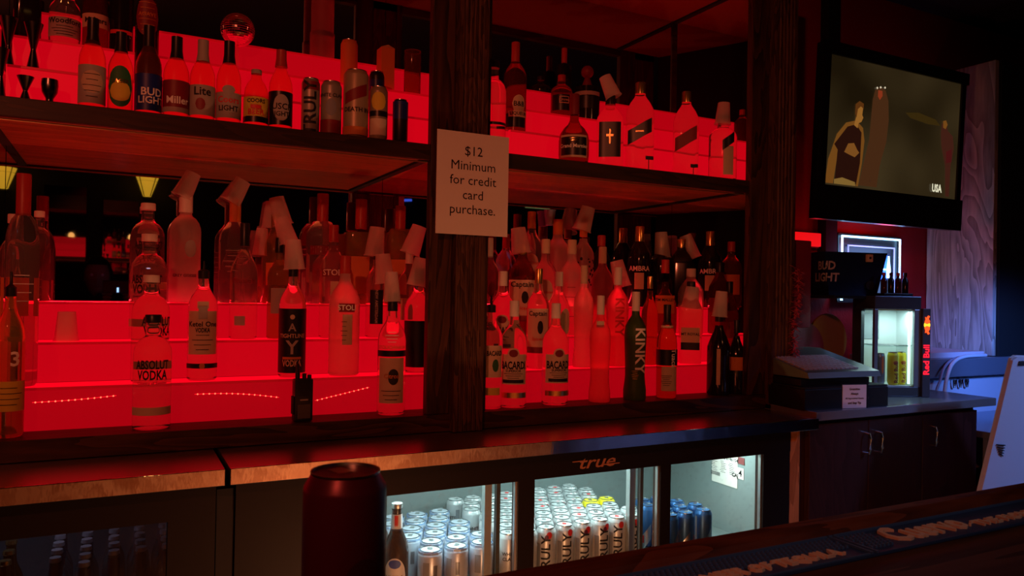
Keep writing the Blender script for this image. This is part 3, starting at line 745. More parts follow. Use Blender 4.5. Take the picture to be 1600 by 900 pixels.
# ---- lower right opening
bac = (('p', .22, .50, 62, 'cream'), ('p', .46, .56, 26, 'cream', 0, 'oval'), ('p', .475, .545, 19, 'darkred', 0, 'oval'), ('t', 'BACARDI', .395, 1.0, 'ink'), ('t', 'SUPERIOR', .345, .6, 'ink'), ('lines', .28, .32, 40, 'ink', 3), ('p', .235, .265, 45, 'ink'), ('p', .095, .145, 60, 'gold'))
cap_ = (('p', .22, .60, 58, 'cream'), ('t', 'Captain', .55, .85, 'ink'), ('p', .35, .48, 14, 'ink', 12, 'oval'), ('t', 'Spiced', .30, .5, 'rink'), ('p', .16, .22, 58, 'darkred'))
B(768, 'F', 462, 38, 'tall', 'thinclear', 'black', 'clear rum bottle with leaf label, leftmost on right sill', (('p', .28, .56, 50, 'cream', 15), ('t', 'BACARDI', .49, .7, 'ink', 'h', 22), ('p', .33, .44, 16, 'green', 25, 'oval'), ('p', .125, .19, 35, 'yellow', 15)), group=LRG, capkind='pourer')
B(804, 'F', 470, 42, 'tall', 'thinclear', 'white', 'clear rum bottle with full cream label, second on right sill', bac, group=LRG)
B(869, 'F', 474, 41, 'tall', 'thinclear', 'white', 'clear rum bottle with turned cream label, third on right sill', bac, group=LRG, off=18)
B(939, 'F', 462, 34, 'curvy', 'pinkfrost', 'white', 'curvy frosted rose bottle on the right sill', (('p', .70, .76, 30, 'tan'),), group=LRG)
B(994, 'F', 456, 36, 'curvy', 'greenfrost', 'white', 'curvy dark green bottle with large upright white lettering', (('t', 'KINKY', .46, .42, 'wink', 'down', 25), ('lines', .20, .27, 18, 'gold', 5)), group=LRG)
B(1043, 'F', 476, 32, 'wine', 'amber', 'black', 'slender amber bottle with black neck and tan label', (('p', .04, .52, 88, 'brownlabel'), ('p', .10, .33, 48, 'tan', 20), ('t', 'Tuaca', .42, .7, 'wink', 'down', 50), ('p', .74, .77, 170, 'tan'), ('lines', .14, .24, 30, 'ink', 6)) if False else (('p', .08, .34, 48, 'tan', 20), ('p', .745, .775, 170, 'tan'), ('lines', .14, .24, 30, 'ink', 6), ('p', .35, .52, 80, 'black'), ('t', 'Tuaca', .43, .2, 'wink', 'down', 40)), group=LRG, capfrac=.78)
B(1124, 'F', 478, 37, 'cone', 'dark', 'black', 'black cone-shouldered bottle with narrow gold label at right of sill', (('p', .12, .52, 9, 'tan', 0),), group=LRG)
B(1151, 'F', 500, 30, 'cone', 'dark', 'black', 'black bottle half behind the right column on the sill', (('p', .32, .5, 50, 'orange'),), group=LRG)
B(786, '1', 424, 42, 'tall', 'thinclear', 'white', 'clear rum bottle with cream label on first step at left of opening', bac, group=LRG)
B(842, '1', 420, 36, 'tall', 'clear', 'gold', 'spiced rum bottle with cream captain label on the first step', cap_, group=LRG)
B(874, '1', 425, 34, 'tall', 'clear', 'white', 'clear bottle with turned round label behind third rum bottle', (('p', .35, .62, 34, 'cream', 40, 'oval'),), group=LRG)
B(913, '1', 415, 32, 'curvy', 'frost', 'tan', 'curvy frosted clear bottle left of the rose bottle', (), group=LRG)
B(966, '1', 418, 36, 'curvy', 'pinkfrost', 'white', 'curvy frosted rose bottle with upright lettering behind green bottle', (('t', 'KINKY', .50, .38, 'rink', 'down', 10),), group=LRG)
B(1080, '1', 440, 36, 'square', 'clear', 'black', 'square clear bottle with black-footed tan label', (('p', .26, .44, 40, 'tan'), ('p', .17, .26, 40, 'black'), ('t', 'MT ROYAL', .36, .8, 'ink')), group=LRG)
B(1016, '1', 432, 26, 'long', 'amber', 'gold', 'slim amber bottle between green and amber front bottles', (), group=LRG)
B(1140, '1', 440, 30, 'wine', 'brown', 'black', 'brown bottle on first step near the right column', (('p', .3, .5, 50, 'darkred'),), group=LRG)
B(765, '2', 372, 34, 'tall', 'thinclear', 'white', 'clear bottle with banded white cap, leftmost of third row', (('p', .4, .55, 20, 'darkred', 15, 'oval'),), group=LRG, capfrac=.80)
B(817, '2', 380, 41, 'square', 'brown', 'gold', 'dark square rum bottle with cream captain label', cap_, group=LRG)
B(853, '2', 374, 38, 'tall', 'thinclear', 'tan', 'clear bottle with pale oval label in third row', (('p', .35, .58, 40, 'cream', 0, 'oval'), ('t', 'Rumhaven', .45, .7, 'rink')), group=LRG)
B(894, '2', 375, 40, 'tall', 'frost', 'tan', 'frosted bottle with tan neck seal in third row', (('lines', .2, .5, 30, 'darkred', 4),), group=LRG)
B(942, '2', 386, 34, 'tall', 'pinkfrost', 'tan', 'frosted rose bottle with tan cap left of dark liqueur bottles', (), group=LRG, capfrac=.80)
B(1040, '2', 406, 38, 'round', 'brown', 'red', 'round-shouldered brown bottle with orange arched label', (('p', .28, .52, 50, 'orange'), ('t', 'TIM MALLEY', .46, .9, 'ink')), group=LRG, capfrac=.82)
B(1080, '2', 420, 40, 'square', 'frost', 'white', 'square frosted bottle beneath tilted cup right of the brown bottle', (), group=LRG)
B(1125, '2', 410, 36, 'wine', 'brown', 'black', 'brown wine-shaped bottle behind the black cone bottle', (('p', .3, .5, 60, 'darkred'),), group=LRG)
B(791, '3', 366, 32, 'tall', 'thinclear', 'red', 'clear bottle with thin red cap by the right mirror', (), group=LRG, capfrac=.8)
B(831, '3', 331, 36, 'tall', 'clear', 'orange', 'tallest orange-capped bottle by the right mirror', (('p', .35, .55, 40, 'cream', 0, 'oval'), ('t', 'RumChata', .45, .8, 'rink')), group=LRG, capfrac=.82)
B(872, '3', 343, 42, 'tall', 'frost', 'orange', 'frosted bottle with orange neck, left of leopard spotted bottle', (), group=LRG, capfrac=.82)
B(912, '3', 350, 34, 'tall', 'frost', 'orange', 'frosted bottle printed with black leopard spots', (('spots',),), group=LRG, capfrac=.84)
B(940, '3', 368, 34, 'wine', 'dark', 'red', 'dark bottle with red cap right of leopard spotted bottle', (), group=LRG, capfrac=.84)
B(1000, '3', 354, 38, 'wine', 'dark', 'gold', 'dark liqueur bottle with gold neck and tapering white label', (('t', 'AMBRA', .47, .95, 'wink'), ('p', .22, .42, 22, 'tan', 0)), group=LRG, capfrac=.80)
B(1034, '3', 372, 40, 'wine', 'dark', 'gold', 'dark bottle under the broad pale cup by the mirror', (), group=LRG)
B(1065, '3', 374, 44, 'square', 'dark', 'gold', 'dark square bottle under tilted pale cup by the mirror', (), group=LRG)
B(1110, '3', 362, 38, 'wine', 'dark', 'gold', 'dark bottle with gold neck and white label, nearest the right end', (('t', 'AMBRA', .47, .95, 'wink'), ('p', .22, .42, 22, 'tan', 0)), group=LRG, capfrac=.80)
B(1143, '3', 378, 34, 'tall', 'amber', 'red', 'amber bottle with red cap at the right end by mirror', (('p', .2, .5, 50, 'orange'),), group=LRG)
# ---- upper left shelf: beer bottles
B(146, 'UF', 28, 43, 'beer', 'beer', 'black', 'beer bottle with black foil and grey label, leftmost of beer row', (('p', .05, .46, 80, 'grey'), ('p', .16, .40, 50, 'tan', 0, 'oval'), ('lines', .12, .36, 40, 'ink', 5)), capkind='foil', capfrac=.80, group=ULG, name='beer_bottle')
B(190, 'UF', 50, 40, 'beer', 'beer', 'black', 'beer bottle with green and gold oval label', (('p', .05, .55, 62, 'green', 0, 'oval'), ('p', .12, .36, 50, 'yellow', 0, 'oval'), ('t', 'LAGER', .36, .7, 'gold')), capkind='foil', capfrac=.84, group=ULG, name='beer_bottle')
B(234, 'UF', 40, 42, 'beer', 'beer', 'black', 'beer bottle with navy label and white block lettering', (('p', .04, .44, 88, 'blue'), ('t', 'BUD', .24, .85, 'wink', 'h', 15), ('t', 'LIGHT', .15, 1.1, 'wink', 'h', 15)), capkind='foil', capfrac=.78, group=ULG, name='beer_bottle')
B(277, 'UF', 57, 41, 'beer', 'beer', 'black', 'beer bottle with dark red label and white script', (('p', .06, .44, 85, 'darkred'), ('p', .06, .12, 85, 'grey'), ('t', 'Miller', .20, .95, 'wink', 'h', 8)), capkind='foil', capfrac=.82, group=ULG, name='beer_bottle')
B(318, 'UF', 62, 40, 'beer', 'beer', 'grey', 'beer bottle with pale label and round seal', (('p', .06, .42, 85, 'grey'), ('t', 'Lite', .34, .7, 'ink'), ('p', .12, .26, 22, 'darkred', -8, 'oval')), capkind='foil', capfrac=.82, group=ULG, name='beer_bottle')
B(359, 'UF', 64, 39, 'beer', 'beer', 'black', 'beer bottle with mountain label right of the pale seal label', (('p', .06, .36, 85, 'grey'), ('t', 'Coors', .27, .95, 'rink'), ('t', 'LIGHT', .17, .85, 'ink'), ('p', .34, .44, 30, 'grey', 0, 'oval')), capkind='foil', capfrac=.82, group=ULG, name='beer_bottle')
B(401, 'UF', 110, 38, 'stubby', 'beer', 'grey', 'short stubby beer bottle with yellow label', (('p', .07, .50, 85, 'yellow'), ('p', .07, .17, 85, 'black'), ('t', 'COORS', .43, .8, 'ink'), ('t', 'BEER', .24, .7, 'rink'), ('p', .30, .36, 24, 'rink')), group=ULG, name='beer_bottle')
B(440, 'UF', 78, 37, 'beer', 'beer', 'red', 'beer bottle with black label and round white badge, last of beer row', (('p', .05, .46, 85, 'black'), ('p', .10, .42, 42, 'grey', 5, 'oval'), ('t', 'BUSCH', .27, 1.15, 'ink'), ('t', 'LIGHT', .18, .8, 'ink')), capkind='foil', capfrac=.88, group=ULG, name='beer_bottle')
def px_can(px, row, top, wpx, body, deco, label, slim=True, group='drink cans along the upper left shelf'):
    x, y, z, h, r = geom(px, row, top, wpx)
    ms = can_meshes('u%d' % px, r, h, body, deco)
    return can('u', (x, y, z + .0005), facing(x, y), label, group, ms)
px_can(486, 'UF', 124, 29, pmat('shaded_white_can', (0.36, 0.32, 0.28), 0.4, 0.3), [('text', 'TRULY', .45, .052, ink, 'up', 0), ('patch', .78, .93, -60, 60, C['darkred'])], 'slim white seltzer can with upright black lettering on the shelf')  # white can colour darkened to stand for the dim upper shelf
px_can(518, 'UF', 129, 33, pmat('shaded_white_can', (0.36, 0.32, 0.28), 0.4, 0.3), [('text', 'WHITE CLAW', .72, .014, ink, 'h', 0), ('patch', .35, .66, -32, 32, finetext, 'oval'), ('patch', .04, .28, -80, 80, C['darkred'])], 'white can with round wave emblem right of lettered slim can')
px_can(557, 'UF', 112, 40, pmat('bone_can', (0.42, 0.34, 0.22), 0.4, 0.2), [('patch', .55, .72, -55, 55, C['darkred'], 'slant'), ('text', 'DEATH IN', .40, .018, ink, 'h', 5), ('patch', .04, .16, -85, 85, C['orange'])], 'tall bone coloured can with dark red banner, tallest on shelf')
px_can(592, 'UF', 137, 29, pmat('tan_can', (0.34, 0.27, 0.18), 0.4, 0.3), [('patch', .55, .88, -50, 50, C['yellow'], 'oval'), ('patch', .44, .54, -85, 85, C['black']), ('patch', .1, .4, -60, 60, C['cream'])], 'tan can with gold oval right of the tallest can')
px_can(626, 'UF', 157, 24, black_p, [('patch', .55, .95, -85, 85, C['blue'])], 'small black can at right end of the upper left shelf')
px_can(589, 'U1', 113, 24, black_p, [('patch', .2, .8, -85, 85, C['blue'])], 'dark blue can standing behind the tallest can')
px_can(546, 'U2', 64, 27, C['orange'], [], 'tall dark orange can behind the upper row beside lit step')
# small carton and tumbler
x, y, z, h, r = geom(603, 'U2', 73, 26)
t = thing('carton', 'slim amber gift carton standing on the upper step', 'box', (x, y, z + .0005), facing(x, y, 20))
obj('carton_body', box(-r * .85, r * .85, -r * .85, r * .85, 0, h * .94, .001), C['orange'], t)
obj('carton_flap', prism([(-r * .85, h * .94), (0, h), (r * .85, h * .94)], -r * .85, r * .85), C['wood'], t)
x, y, z, h, r = geom(645, 'U2', 81, 26)
tag(obj('glass_tumbler', lathe([(r * .9, 0), (r, .004), (r * 1.02, h), (r * .94, h), (r * .9, .01), (0, .01)], 24), G['amber'], loc=(x, y, z + .0005), smooth=True), 'tall amber tumbler at the right end of upper left steps', 'glass')
x, y, z, h, r = geom(506, 'U3', -60, 36)
t = thing('red_cylinder', 'tall red translucent cylinder rising out of the photo top', 'drink tower', (x, y, z + .0005))  # plain stand-in cylinder for an unidentified tall red shape
obj('cylinder_tube', lathe([(r, .09), (r, h)], 28), G['pinkfrost'], t, smooth=True)
obj('cylinder_base', lathe([(r * 1.08, 0), (r * 1.08, .088), (r, .09)], 28), G['pinkfrost'], t, smooth=True)
# upper-left background bottles (run out of the top of the frame)
UBG = 'tall bottles on the top left steps'
B(103, 'U2', -40, 50, 'jar', 'clear', 'black', 'broad bottle with dark script label cut by photo top', (('p', .10, .36, 80, 'grey'), ('t', 'Woodford', .31, 1.2, 'ink'), ('lines', .13, .24, 50, 'ink', 4)), group=UBG)
B(152, 'U2', -70, 42, 'tall', 'brown', 'black', 'dark bottle with pink label behind the leftmost beer bottle', (('p', .22, .36, 75, 'tan'), ('t', 'Makers', .29, .9, 'ink')), group=UBG)
B(192, 'U2', -60, 38, 'tall', 'dark', 'black', 'dark bottle with red collar behind the oval label beer', (('p', .2, .24, 60, 'rink'),), group=UBG)
B(232, 'U1', -50, 38, 'wine', 'dark', 'black', 'dark bottle with outlined orange skull shape behind navy beer', (('p', .40, .72, 60, 'darkred', 0, 'oval'), ('lines', .45, .68, 42, 'orange', 6), ('t', 'AGAVE', .58, .8, 'orange')), group=UBG)
B(45, 'U2', -60, 44, 'square', 'dark', 'black', 'dark square bottle at upper left behind the jiggers', (), group=UBG)
# disco ball on a stem
x, y, z, h, r = geom(372, 'U2', 22, 54)
t = thing('disco_ball', 'small mirrored disco ball drinking cup on short stem', 'disco ball', (x, y, z + .0005))
rb = r * 1.0
b = bmesh.new(); bmesh.ops.create_uvsphere(b, u_segments=40, v_segments=24, radius=rb, matrix=Matrix.Translation((0, 0, h - rb)))
fr_ = b.faces[:]; bmesh.ops.inset_individual(b, faces=fr_, thickness=rb * .010, depth=-rb * .006)
obj('mirror_ball', b, pmat('mirror_tiles', (0.8, 0.75, 0.75), 0.12, 1.0), t)
obj('stem', lathe([(.022, 0), (.022, .003), (.004, .008), (.004, h - 2 * rb + .006)], 16), G['clear'], t, smooth=True)
# jiggers and small glass
def jigger(px, row, top, wpx, label):
    x, y, z, h, r = geom(px, row, top, wpx)
    t = thing('jigger', label, 'bar jigger', (x, y, z + .0005), group='steel jiggers at upper left')
    obj('large_cup', lathe([(r * .26, h * .46), (r * .38, h * .56), (r * .95, h), (r * .88, h), (r * .3, h * .55), (0, h * .52)], 24), pmat('dark_steel', (0.16, 0.15, 0.15), 0.25, 1.0), t, smooth=True)
    obj('small_cup', lathe([(r * .80, 0), (r * .72, 0), (r * .26, h * .45), (r * .26, h * .46)], 24), pmat('dark_steel', (0.16, 0.15, 0.15), 0.25, 1.0), t, smooth=True)
jigger(14, 'U1', 28, 32, 'tall steel jigger on first step at the upper left corner')
jigger(53, 'U1', 37, 33, 'tall steel jigger on first step, right of the corner one')
jigger(2, 'UF', 76, 28, 'steel jigger cut by the left photo edge on shelf')
jigger(40, 'UF', 120, 30, 'small wide steel jigger standing on the shelf at left')
x, y, z, h, r = geom(78, 'UF', 125, 28)
tag(obj('cordial_glass', lathe([(r * .6, 0), (r * .6, .003), (r * .45, .008), (r * .45, .016), (r * .9, h * .5), (r * 1.0, h * .78), (r * .95, h), (r * .88, h), (r * .8, h * .5), (0, h * .4)], 24), pmat('dark_steel', (0.16, 0.15, 0.15), 0.25, 1.0), loc=(x, y, z + .0005), smooth=True), 'little round dark metal cup right of the small jigger', 'cup')
# ---- upper right shelf
B(772, 'UF', 97, 40, 'vodka', 'clear', 'black', 'round clear bottle behind the paper sign top corner', (('p', .30, .33, 170, 'black'),), group=URG)
B(806, 'U1', 67, 36, 'tall', 'brown', 'red', 'dark bottle with pink foil top and round lettered seal', (('p', .05, .20, 60, 'black'), ('p', .20, .40, 35, 'tan', 22, 'oval'), ('t', 'B&B', .30, .5, 'ink', 'h', 22), ('p', .16, .23, 50, 'cream', 20), ('t', 'LIQUEUR', .195, .8, 'ink', 'h', 20)), group=URG, capfrac=.76)
B(898, 'UF', 148, 54, 'round', 'brown', 'darkred', 'squat round liqueur bottle with black banded label', (('p', .06, .38, 55, 'tan'), ('p', .09, .35, 52, 'black'), ('t', 'Grand Marnier', .22, 1.0, 'wink'), ('lines', .30, .33, 20, 'gold', 2)), group=URG, capfrac=.7)
B(918, 'U2', 103, 40, 'tall', 'dark', 'darkred', 'dark bottle with large glossy ball stopper on upper right steps', (('p', .2, .42, 70, 'black'), ('p', .43, .50, 70, 'grey')), group=URG, capkind='ball', capfrac=.60)
B(954, 'UF', 150, 42, 'square', 'thinclear', 'black', 'square bottle with black cross label, tilted cup above', (('p', .12, .60, 40, 'black'), ('p', .30, .50, 3, 'gold'), ('p', .40, .43, 14, 'gold')), group=URG)
B(1001, 'UF', 130, 44, 'square', 'thinclear', 'gold', 'square whisky bottle with slanted black label, left one', (('p', .34, .50, 42, 'black', 0, 'slant'), ('t', 'JOHNNIE', .42, .3, 'gold')), group=URG)
B(1073, 'UF', 144, 40, 'square', 'thinclear', 'gold', 'square whisky bottle with slanted dark red label, right one', (('p', .34, .50, 42, 'darkred', 0, 'slant'),), group=URG)
B(1130, 'UF', 182, 50, 'vodka', 'clear', 'black', 'broad bottle with long tan label at right of upper shelf', (('p', .06, .50, 22, 'tan', 25), ('p', .50, .66, 26, 'black', 25, 'slant')), group=URG)
B(878, 'U2', 118, 34, 'tall', 'brown', 'red', 'red-capped bottle with small framed label on upper steps', (('p', .14, .5, 55, 'black'), ('p', .3, .46, 26, 'tan', 15), ('p', .32, .44, 22, 'black', 15), ('t', 'Crown', .38, .5, 'tan', 'h', 15)), group=URG)
B(882, 'U3', 76, 24, 'wine', 'dark', 'red', 'slim dark bottle with red neck by the upper mirror', (), group=URG, capfrac=.7)
B(845, 'U3', 120, 34, 'round', 'dark', 'black', 'low dark round bottle by the upper mirror', (), group=URG)
B(1160, 'U2', 172, 26, 'tall', 'brown', 'red', 'bottle half behind the right column on the upper steps', (), group=URG)
def price_tag(px, py, label):
    p = ony(px, py, 2.16)
    t = thing('price_tag', label, 'price tag', (p.x, 2.16, ZS1 + .0025), group='small price tags on shelf edge')
    h = p.z - ZS1
    obj('tag_card', box(-.012, .012, -.001, .001, h - .007, h + .006), black_p, t)
    obj('tag_stem', lathe([(.0012, .003), (.0012, h - .007)], 6), black_p, t); obj('tag_foot', lathe([(.009, 0), (.009, .003)], 14), black_p, t)
price_tag(1013, 248, 'little black price tag before the left slanted-label bottle')
price_tag(1083, 260, 'little black price tag before the right slanted-label bottle')

# ---- inverted plastic shot cups
def cup(px, py, row, wpx, hpx, tilt, label, dy=0.0, mat=None):
    y, _ = ROW[row]; y += dy
    c = ony(px, py, y); cc = ROT.inverted() @ (c - CAM); Z = -cc.z
    r = wpx * Z / (2 * F) * .92; h = hpx * Z / F
    t = bmesh.new()
    lathe([(r, -h / 2), (r * 1.05, -h / 2), (r * 1.05, -h / 2 + .003), (r * .98, -h / 2 + .003), (r * .72, h / 2), (r * .66, h / 2 - .0), (0, h / 2)], 24, bm=t, close=False)
    o = obj('shot_cup', t, mat or cup_plastic(), loc=c, smooth=True)
    q = Matrix.Rotation(facing(c.x, c.y), 4, 'Z') @ Matrix.Rotation(math.radians(tilt), 4, 'Y')
    o.rotation_euler = q.to_euler()
    tag(o, label, 'cup', 'clear plastic shot cups over bottle tops')
cup(293, 289, '3', 34, 42, 24, 'plastic cup tilted on the frosted grey bottle')
cup(370, 299, '3', 35, 40, 28, 'plastic cup tilted on the orange-necked bottle')
cup(437, 330, '3', 34, 44, -14, 'upper plastic cup of the leaning stack of cups')
cup(424, 336, '3', 30, 42, 2, 'plastic cup directly left of the leaning stack', .03)
cup(445, 360, '2', 34, 42, -18, 'middle plastic cup of the leaning stack of cups')
cup(459, 398, '1', 35, 46, -4, 'lowest plastic cup, on the black-labelled bottle')
cup(408, 378, '3', 26, 42, 4, 'plastic cup low at left of the leaning stack')
cup(587, 378, '2', 34, 46, 5, 'plastic cup on the narrow black-labelled bottle')
cup(612, 448, 'F', 30, 46, -3, 'plastic cup over the black cap of fruit label bottle')
cup(648, 375, '2', 34, 46, 18, 'plastic cup near the centre post above clear bottle')
cup(600, 420, '1', 34, 46, -6, 'plastic cup behind the fruit label bottle cup')
cup(655, 425, '1', 34, 44, 10, 'plastic cup half hidden by the centre post')
cup(914, 342, '3', 32, 38, 16, 'plastic cup tilted on top of the leopard spotted bottle')
cup(812, 376, '2', 34, 40, -8, 'plastic cup above the dark square rum bottle')
cup(859, 340, '3', 20, 24, 180, 'small pale blue plastic cup by the right mirror', .03, C['ice'])
cup(1034, 383, '3', 28, 40, -4, 'broad pale plastic cup left of the right-hand mirror seam')
cup(1077, 386, '3', 28, 38, -20, 'tilted pale plastic cup, rightmost by the mirror')
cup(968, 428, '2', 30, 42, -14, 'plastic cup over the rear frosted rose bottle')
cup(1080, 465, '1', 30, 34, 6, 'plastic cup over the square tan label bottle')
cup(1126, 475, 'F', 26, 40, 4, 'plastic cup over the black cone-shouldered bottle')
cup(952, 136, 'UF', 28, 36, -24, 'tilted plastic cup on the black cross label bottle')
cup(1130, 178, 'UF', 27, 34, 3, 'plastic cup on the broad upper shelf bottle')
cup(104, 510, '2', 38, 46, 0, 'lone plastic cup standing upside down on red step at left')

# ---- two-way radio on the sill
p = ony(472, 657, 2.16)
t = thing('two_way_radio', 'black two-way radio standing upright on the sill', 'radio', (p.x, 2.16, Z0 + .0005), facing(p.x, 2.16, 15))
obj('radio_body', box(-.026, .026, -.016, .016, 0, .118, .005), black_p, t, smooth=True)
obj('side_grip', box(-.029, -.026, -.012, .012, .02, .07, .001), black_rough, t)
obj('antenna', lathe([(.0065, .116), (.0065, .135), (.0045, .142), (.0045, .160), (0, .162)], 12, center=(-.015, 0)), black_p, t, smooth=True)
obj('volume_knob', lathe([(.006, .116), (.006, .132), (0, .133)], 12, center=(.004, 0)), black_p, t, smooth=True)
obj('channel_knob', lathe([(.006, .116), (.006, .128), (0, .129)], 12, center=(.018, 0)), black_p, t, smooth=True)
for k in range(6): obj('speaker_slot', box(-.013, .013, -.0175, -.016, .072 + .0065 * k, .0745 + .0065 * k), black_rough, t)
obj('name_plate', box(-.011, .011, -.0172, -.016, .058, .062), C['grey'], t)
obj('battery', box(-.018, .018, -.019, -.015, .008, .048, .001), pmat('dark_grey_plastic', (.08, .07, .06), .4), t)

# ---- lit cooler bottles
bg = 'brown beer bottles in the lit cooler'
for i, (x, y) in enumerate(((.690, 1.99), (.660, 2.06))):
    t = thing('beer_bottle', ['beer bottle with white oval label standing before pale blue cans', 'beer bottle half hidden behind the front oval-labelled bottle'][i], 'bottle', (x, y, zr), facing(x, y, -6), bg)
    h, r = .28, .034; pr, cf, cr = PROF['beer']
    obj('glass_body', lathe([(a * r, b_ * h) for a, b_ in pr], 26), pmat('dark_beer_glass', (.05, .045, .045), .08, 0, .5), t, smooth=True)
    obj('crown_cap', lathe([(cr * r, .955 * h), (cr * r * 1.08, .965 * h), (cr * r, h), (0, h)], 18), alu, t, smooth=True)
    obj('neck_label', lathe([(r * .47, .76 * h), (r * .435, .90 * h)], 22, close=False), white_p, t, smooth=True)
    obj('neck_ribbon', patch_bm(r * .46, .77 * h, .89 * h, -.3, .35), red_ink, t)
    obj('neck_ring', lathe([(r * .50, .735 * h), (r * .475, .755 * h)], 22, close=False), C['ice'], t)
    obj('oval_label', patch_bm(r + .001, .10 * h, .50 * h, -.95, .95, n=16, shape='oval'), white_p, t, smooth=True)
    obj('label_crest', patch_bm(r + .0014, .40 * h, .485 * h, -.5, .5, n=10, shape='oval'), blue_ink, t, smooth=True)
    b = bmesh.new(); put_text(b, 'ULTRA', .017, bent(r + .002, .31 * h), bold=.01); obj('lettering', b, ink, t)
    obj('label_ribbon', patch_bm(r + .0016, .20 * h, .26 * h, -.1, .1, n=2), red_ink, t)
# ---- dim cooler bottles: five files receding
dim_glass = pmat('dim_clear_bottle', (.30, .33, .32), .08, 0, .6)
grp = 'capped bottles in the dim left cooler'
pr, cf, cr = PROF['beer']; h, r = .222, .0275
bodym = bpy.data.meshes.new('glass_body'); b = lathe([(a * r, b_ * h) for a, b_ in pr], 18)
for f in b.faces: f.smooth = True
b.to_mesh(bodym); b.free(); bodym.materials.append(dim_glass)
capm = bpy.data.meshes.new('crown_cap'); b = lathe([(cr * r, .955 * h), (cr * r * 1.12, .963 * h), (cr * r, h), (0, h)], 16); b.to_mesh(capm); b.free(); capm.materials.append(pmat('pale_cap', (.55, .5, .5), .35, .3))
neckm = bpy.data.meshes.new('neck_foil'); b = lathe([(r * .50, .73 * h), (r * .44, .93 * h)], 16, close=False); b.to_mesh(neckm); b.free(); neckm.materials.append(pmat('violet_foil', (.10, .07, .11), .4))
for i, xx in enumerate((-.119, -.058, .003, .062, .121)):
    for j in range(5):
        yy = (2.012 if i == 1 else 2.072) + j * .060
        t = thing('beer_bottle', 'pale capped bottle, %s deep in the %s file of dim cooler' % (ORD[j], ORD[i]), 'bottle', (xx, yy, .5205), 0, grp)
        for nm, me in (('glass_body', bodym), ('crown_cap', capm), ('neck_foil', neckm)):
            o = bpy.data.objects.new(nm, me); COL.objects.link(o); o.parent = t
for i, (px, py) in enumerate(((8, 874), (14, 858), (18, 842))):
    p0 = onz(px, py, .745)
    t = thing('beer_bottle', 'amber capped bottle at the left photo edge in dim cooler, %s from front' % ORD[i], 'bottle', (p0.x, p0.y, .48), 0, 'amber bottles in the dim left cooler')
    t.location.z = .5205
    o = bpy.data.objects.new('glass_body', bodym.copy()); COL.objects.link(o); o.parent = t; o.data.materials.clear(); o.data.materials.append(G['amber'])
    o = bpy.data.objects.new('crown_cap', capm.copy()); COL.objects.link(o); o.parent = t; o.data.materials.clear(); o.data.materials.append(gold)

# ------------------------------------------------------------------ paper notice on the post
t = thing('paper_notice', 'white paper sign taped to centre post, 12 dollar card minimum', 'sign', (0.945, 2.088, 1.71))
obj('paper_sheet', box(-.119, .119, -.0008, .0008, -.155, .153), paper, t)
bm = bmesh.new()
for s, z in (('$12', .096), ('Minimum', .052), ('for credit', .008), ('card', -.036), ('purchase.', -.080)):
    put_text(bm, s, .040, lambda u, v, z=z: Vector((u, -.0016, z + v)))
obj('lettering', bm, ink, t)

# ------------------------------------------------------------------ front bar: top, rail, mat, can
ZB = 1.05
bar = thing('bar_counter', 'dark wooden customer bar across the bottom with raised rail', 'bar counter', (0.9, 0.3, 0))
def LB(bm): bmesh.ops.translate(bm, vec=(-.9, -.3, 0), verts=bm.verts); return bm
obj('bar_top', LB(box(-2.2, 3.9, -.02, .70, ZB - .04, ZB, .002)), bartop_w, bar)
railp = [(.722, ZB - .045), (.722, ZB + .005), (.727, ZB + .014), (.737, ZB + .019), (.752, ZB + .020), (.762, ZB + .016), (.766, ZB + .008), (.766, ZB - .045)]
obj('bar_rail', LB(prism(railp, -2.2, 3.9, 'yz')), rail_w, bar)
obj('back_panel', LB(box(-2.2, 1.80, .70, .72, .10, ZB - .045)), ply, bar)
obj('steel_back_panel', LB(box(1.80, 3.9, .70, .72, .10, ZB - .045)), steel, bar)
obj('front_panel', LB(box(-2.2, 3.9, .20, .23, 0, ZB - .04)), walnut_z, bar)
# rubber mat with raised studs
mat_x0, mat_x1, my0, my1 = 0.40, 2.6, .648, .719
matm = pmat('navy_rubber', (.02, .07, .22), .45)
t = thing('bar_mat', 'navy blue rubber bar mat with raised lettering along rail', 'bar mat', (1.5, .69, ZB))
def LM(bm): bmesh.ops.translate(bm, vec=(-1.5, -.69, -ZB), verts=bm.verts); return bm
obj('mat_base', LM(box(mat_x0, mat_x1, my0, my1, ZB + .0005, ZB + .005, .001)), matm, t)
b = bmesh.new()
box(mat_x0, mat_x1, my1 - .003, my1, ZB + .005, ZB + .008, bm=b); box(mat_x0, .86, my0, my0 + .0015, ZB + .005, ZB + .007, bm=b)
for xx in (.862, .872): box(xx, xx + .003, my0, my1, ZB + .005, ZB + .008, bm=b)
obj('mat_rim', LM(b), pmat('navy_rim', (.05, .16, .42), .45), t)
b = bmesh.new()
def studs(x0, x1, ya, yb):
    n = 0; yy = ya
    while yy < yb:
        x = x0 + (.004 if n % 2 else 0)
        while x < x1:
            bm_v = [b.verts.new((x + sx * .0022, yy + sy * .0022, ZB + .005)) for sx, sy in ((-1, -1), (1, -1), (1, 1), (-1, 1))]
            tp = [b.verts.new((x + sx * .0014, yy + sy * .0014, ZB + .0082)) for sx, sy in ((-1, -1), (1, -1), (1, 1), (-1, 1))]
            b.faces.new(tp)
            for q in range(4): b.faces.new((bm_v[q], bm_v[(q + 1) % 4], tp[(q + 1) % 4], tp[q]))
            x += .008
        yy += .0072; n += 1
studs(mat_x0 + .006, .858, .680, .714); studs(.882, .93, .664, .714); 
st = obj('mat_studs', LM(b), pmat('navy_rim', (.05, .16, .42), .45), t); st['kind'] = 'stuff'
cream = pmat('cream_rubber', (.85, .78, .62), .6)
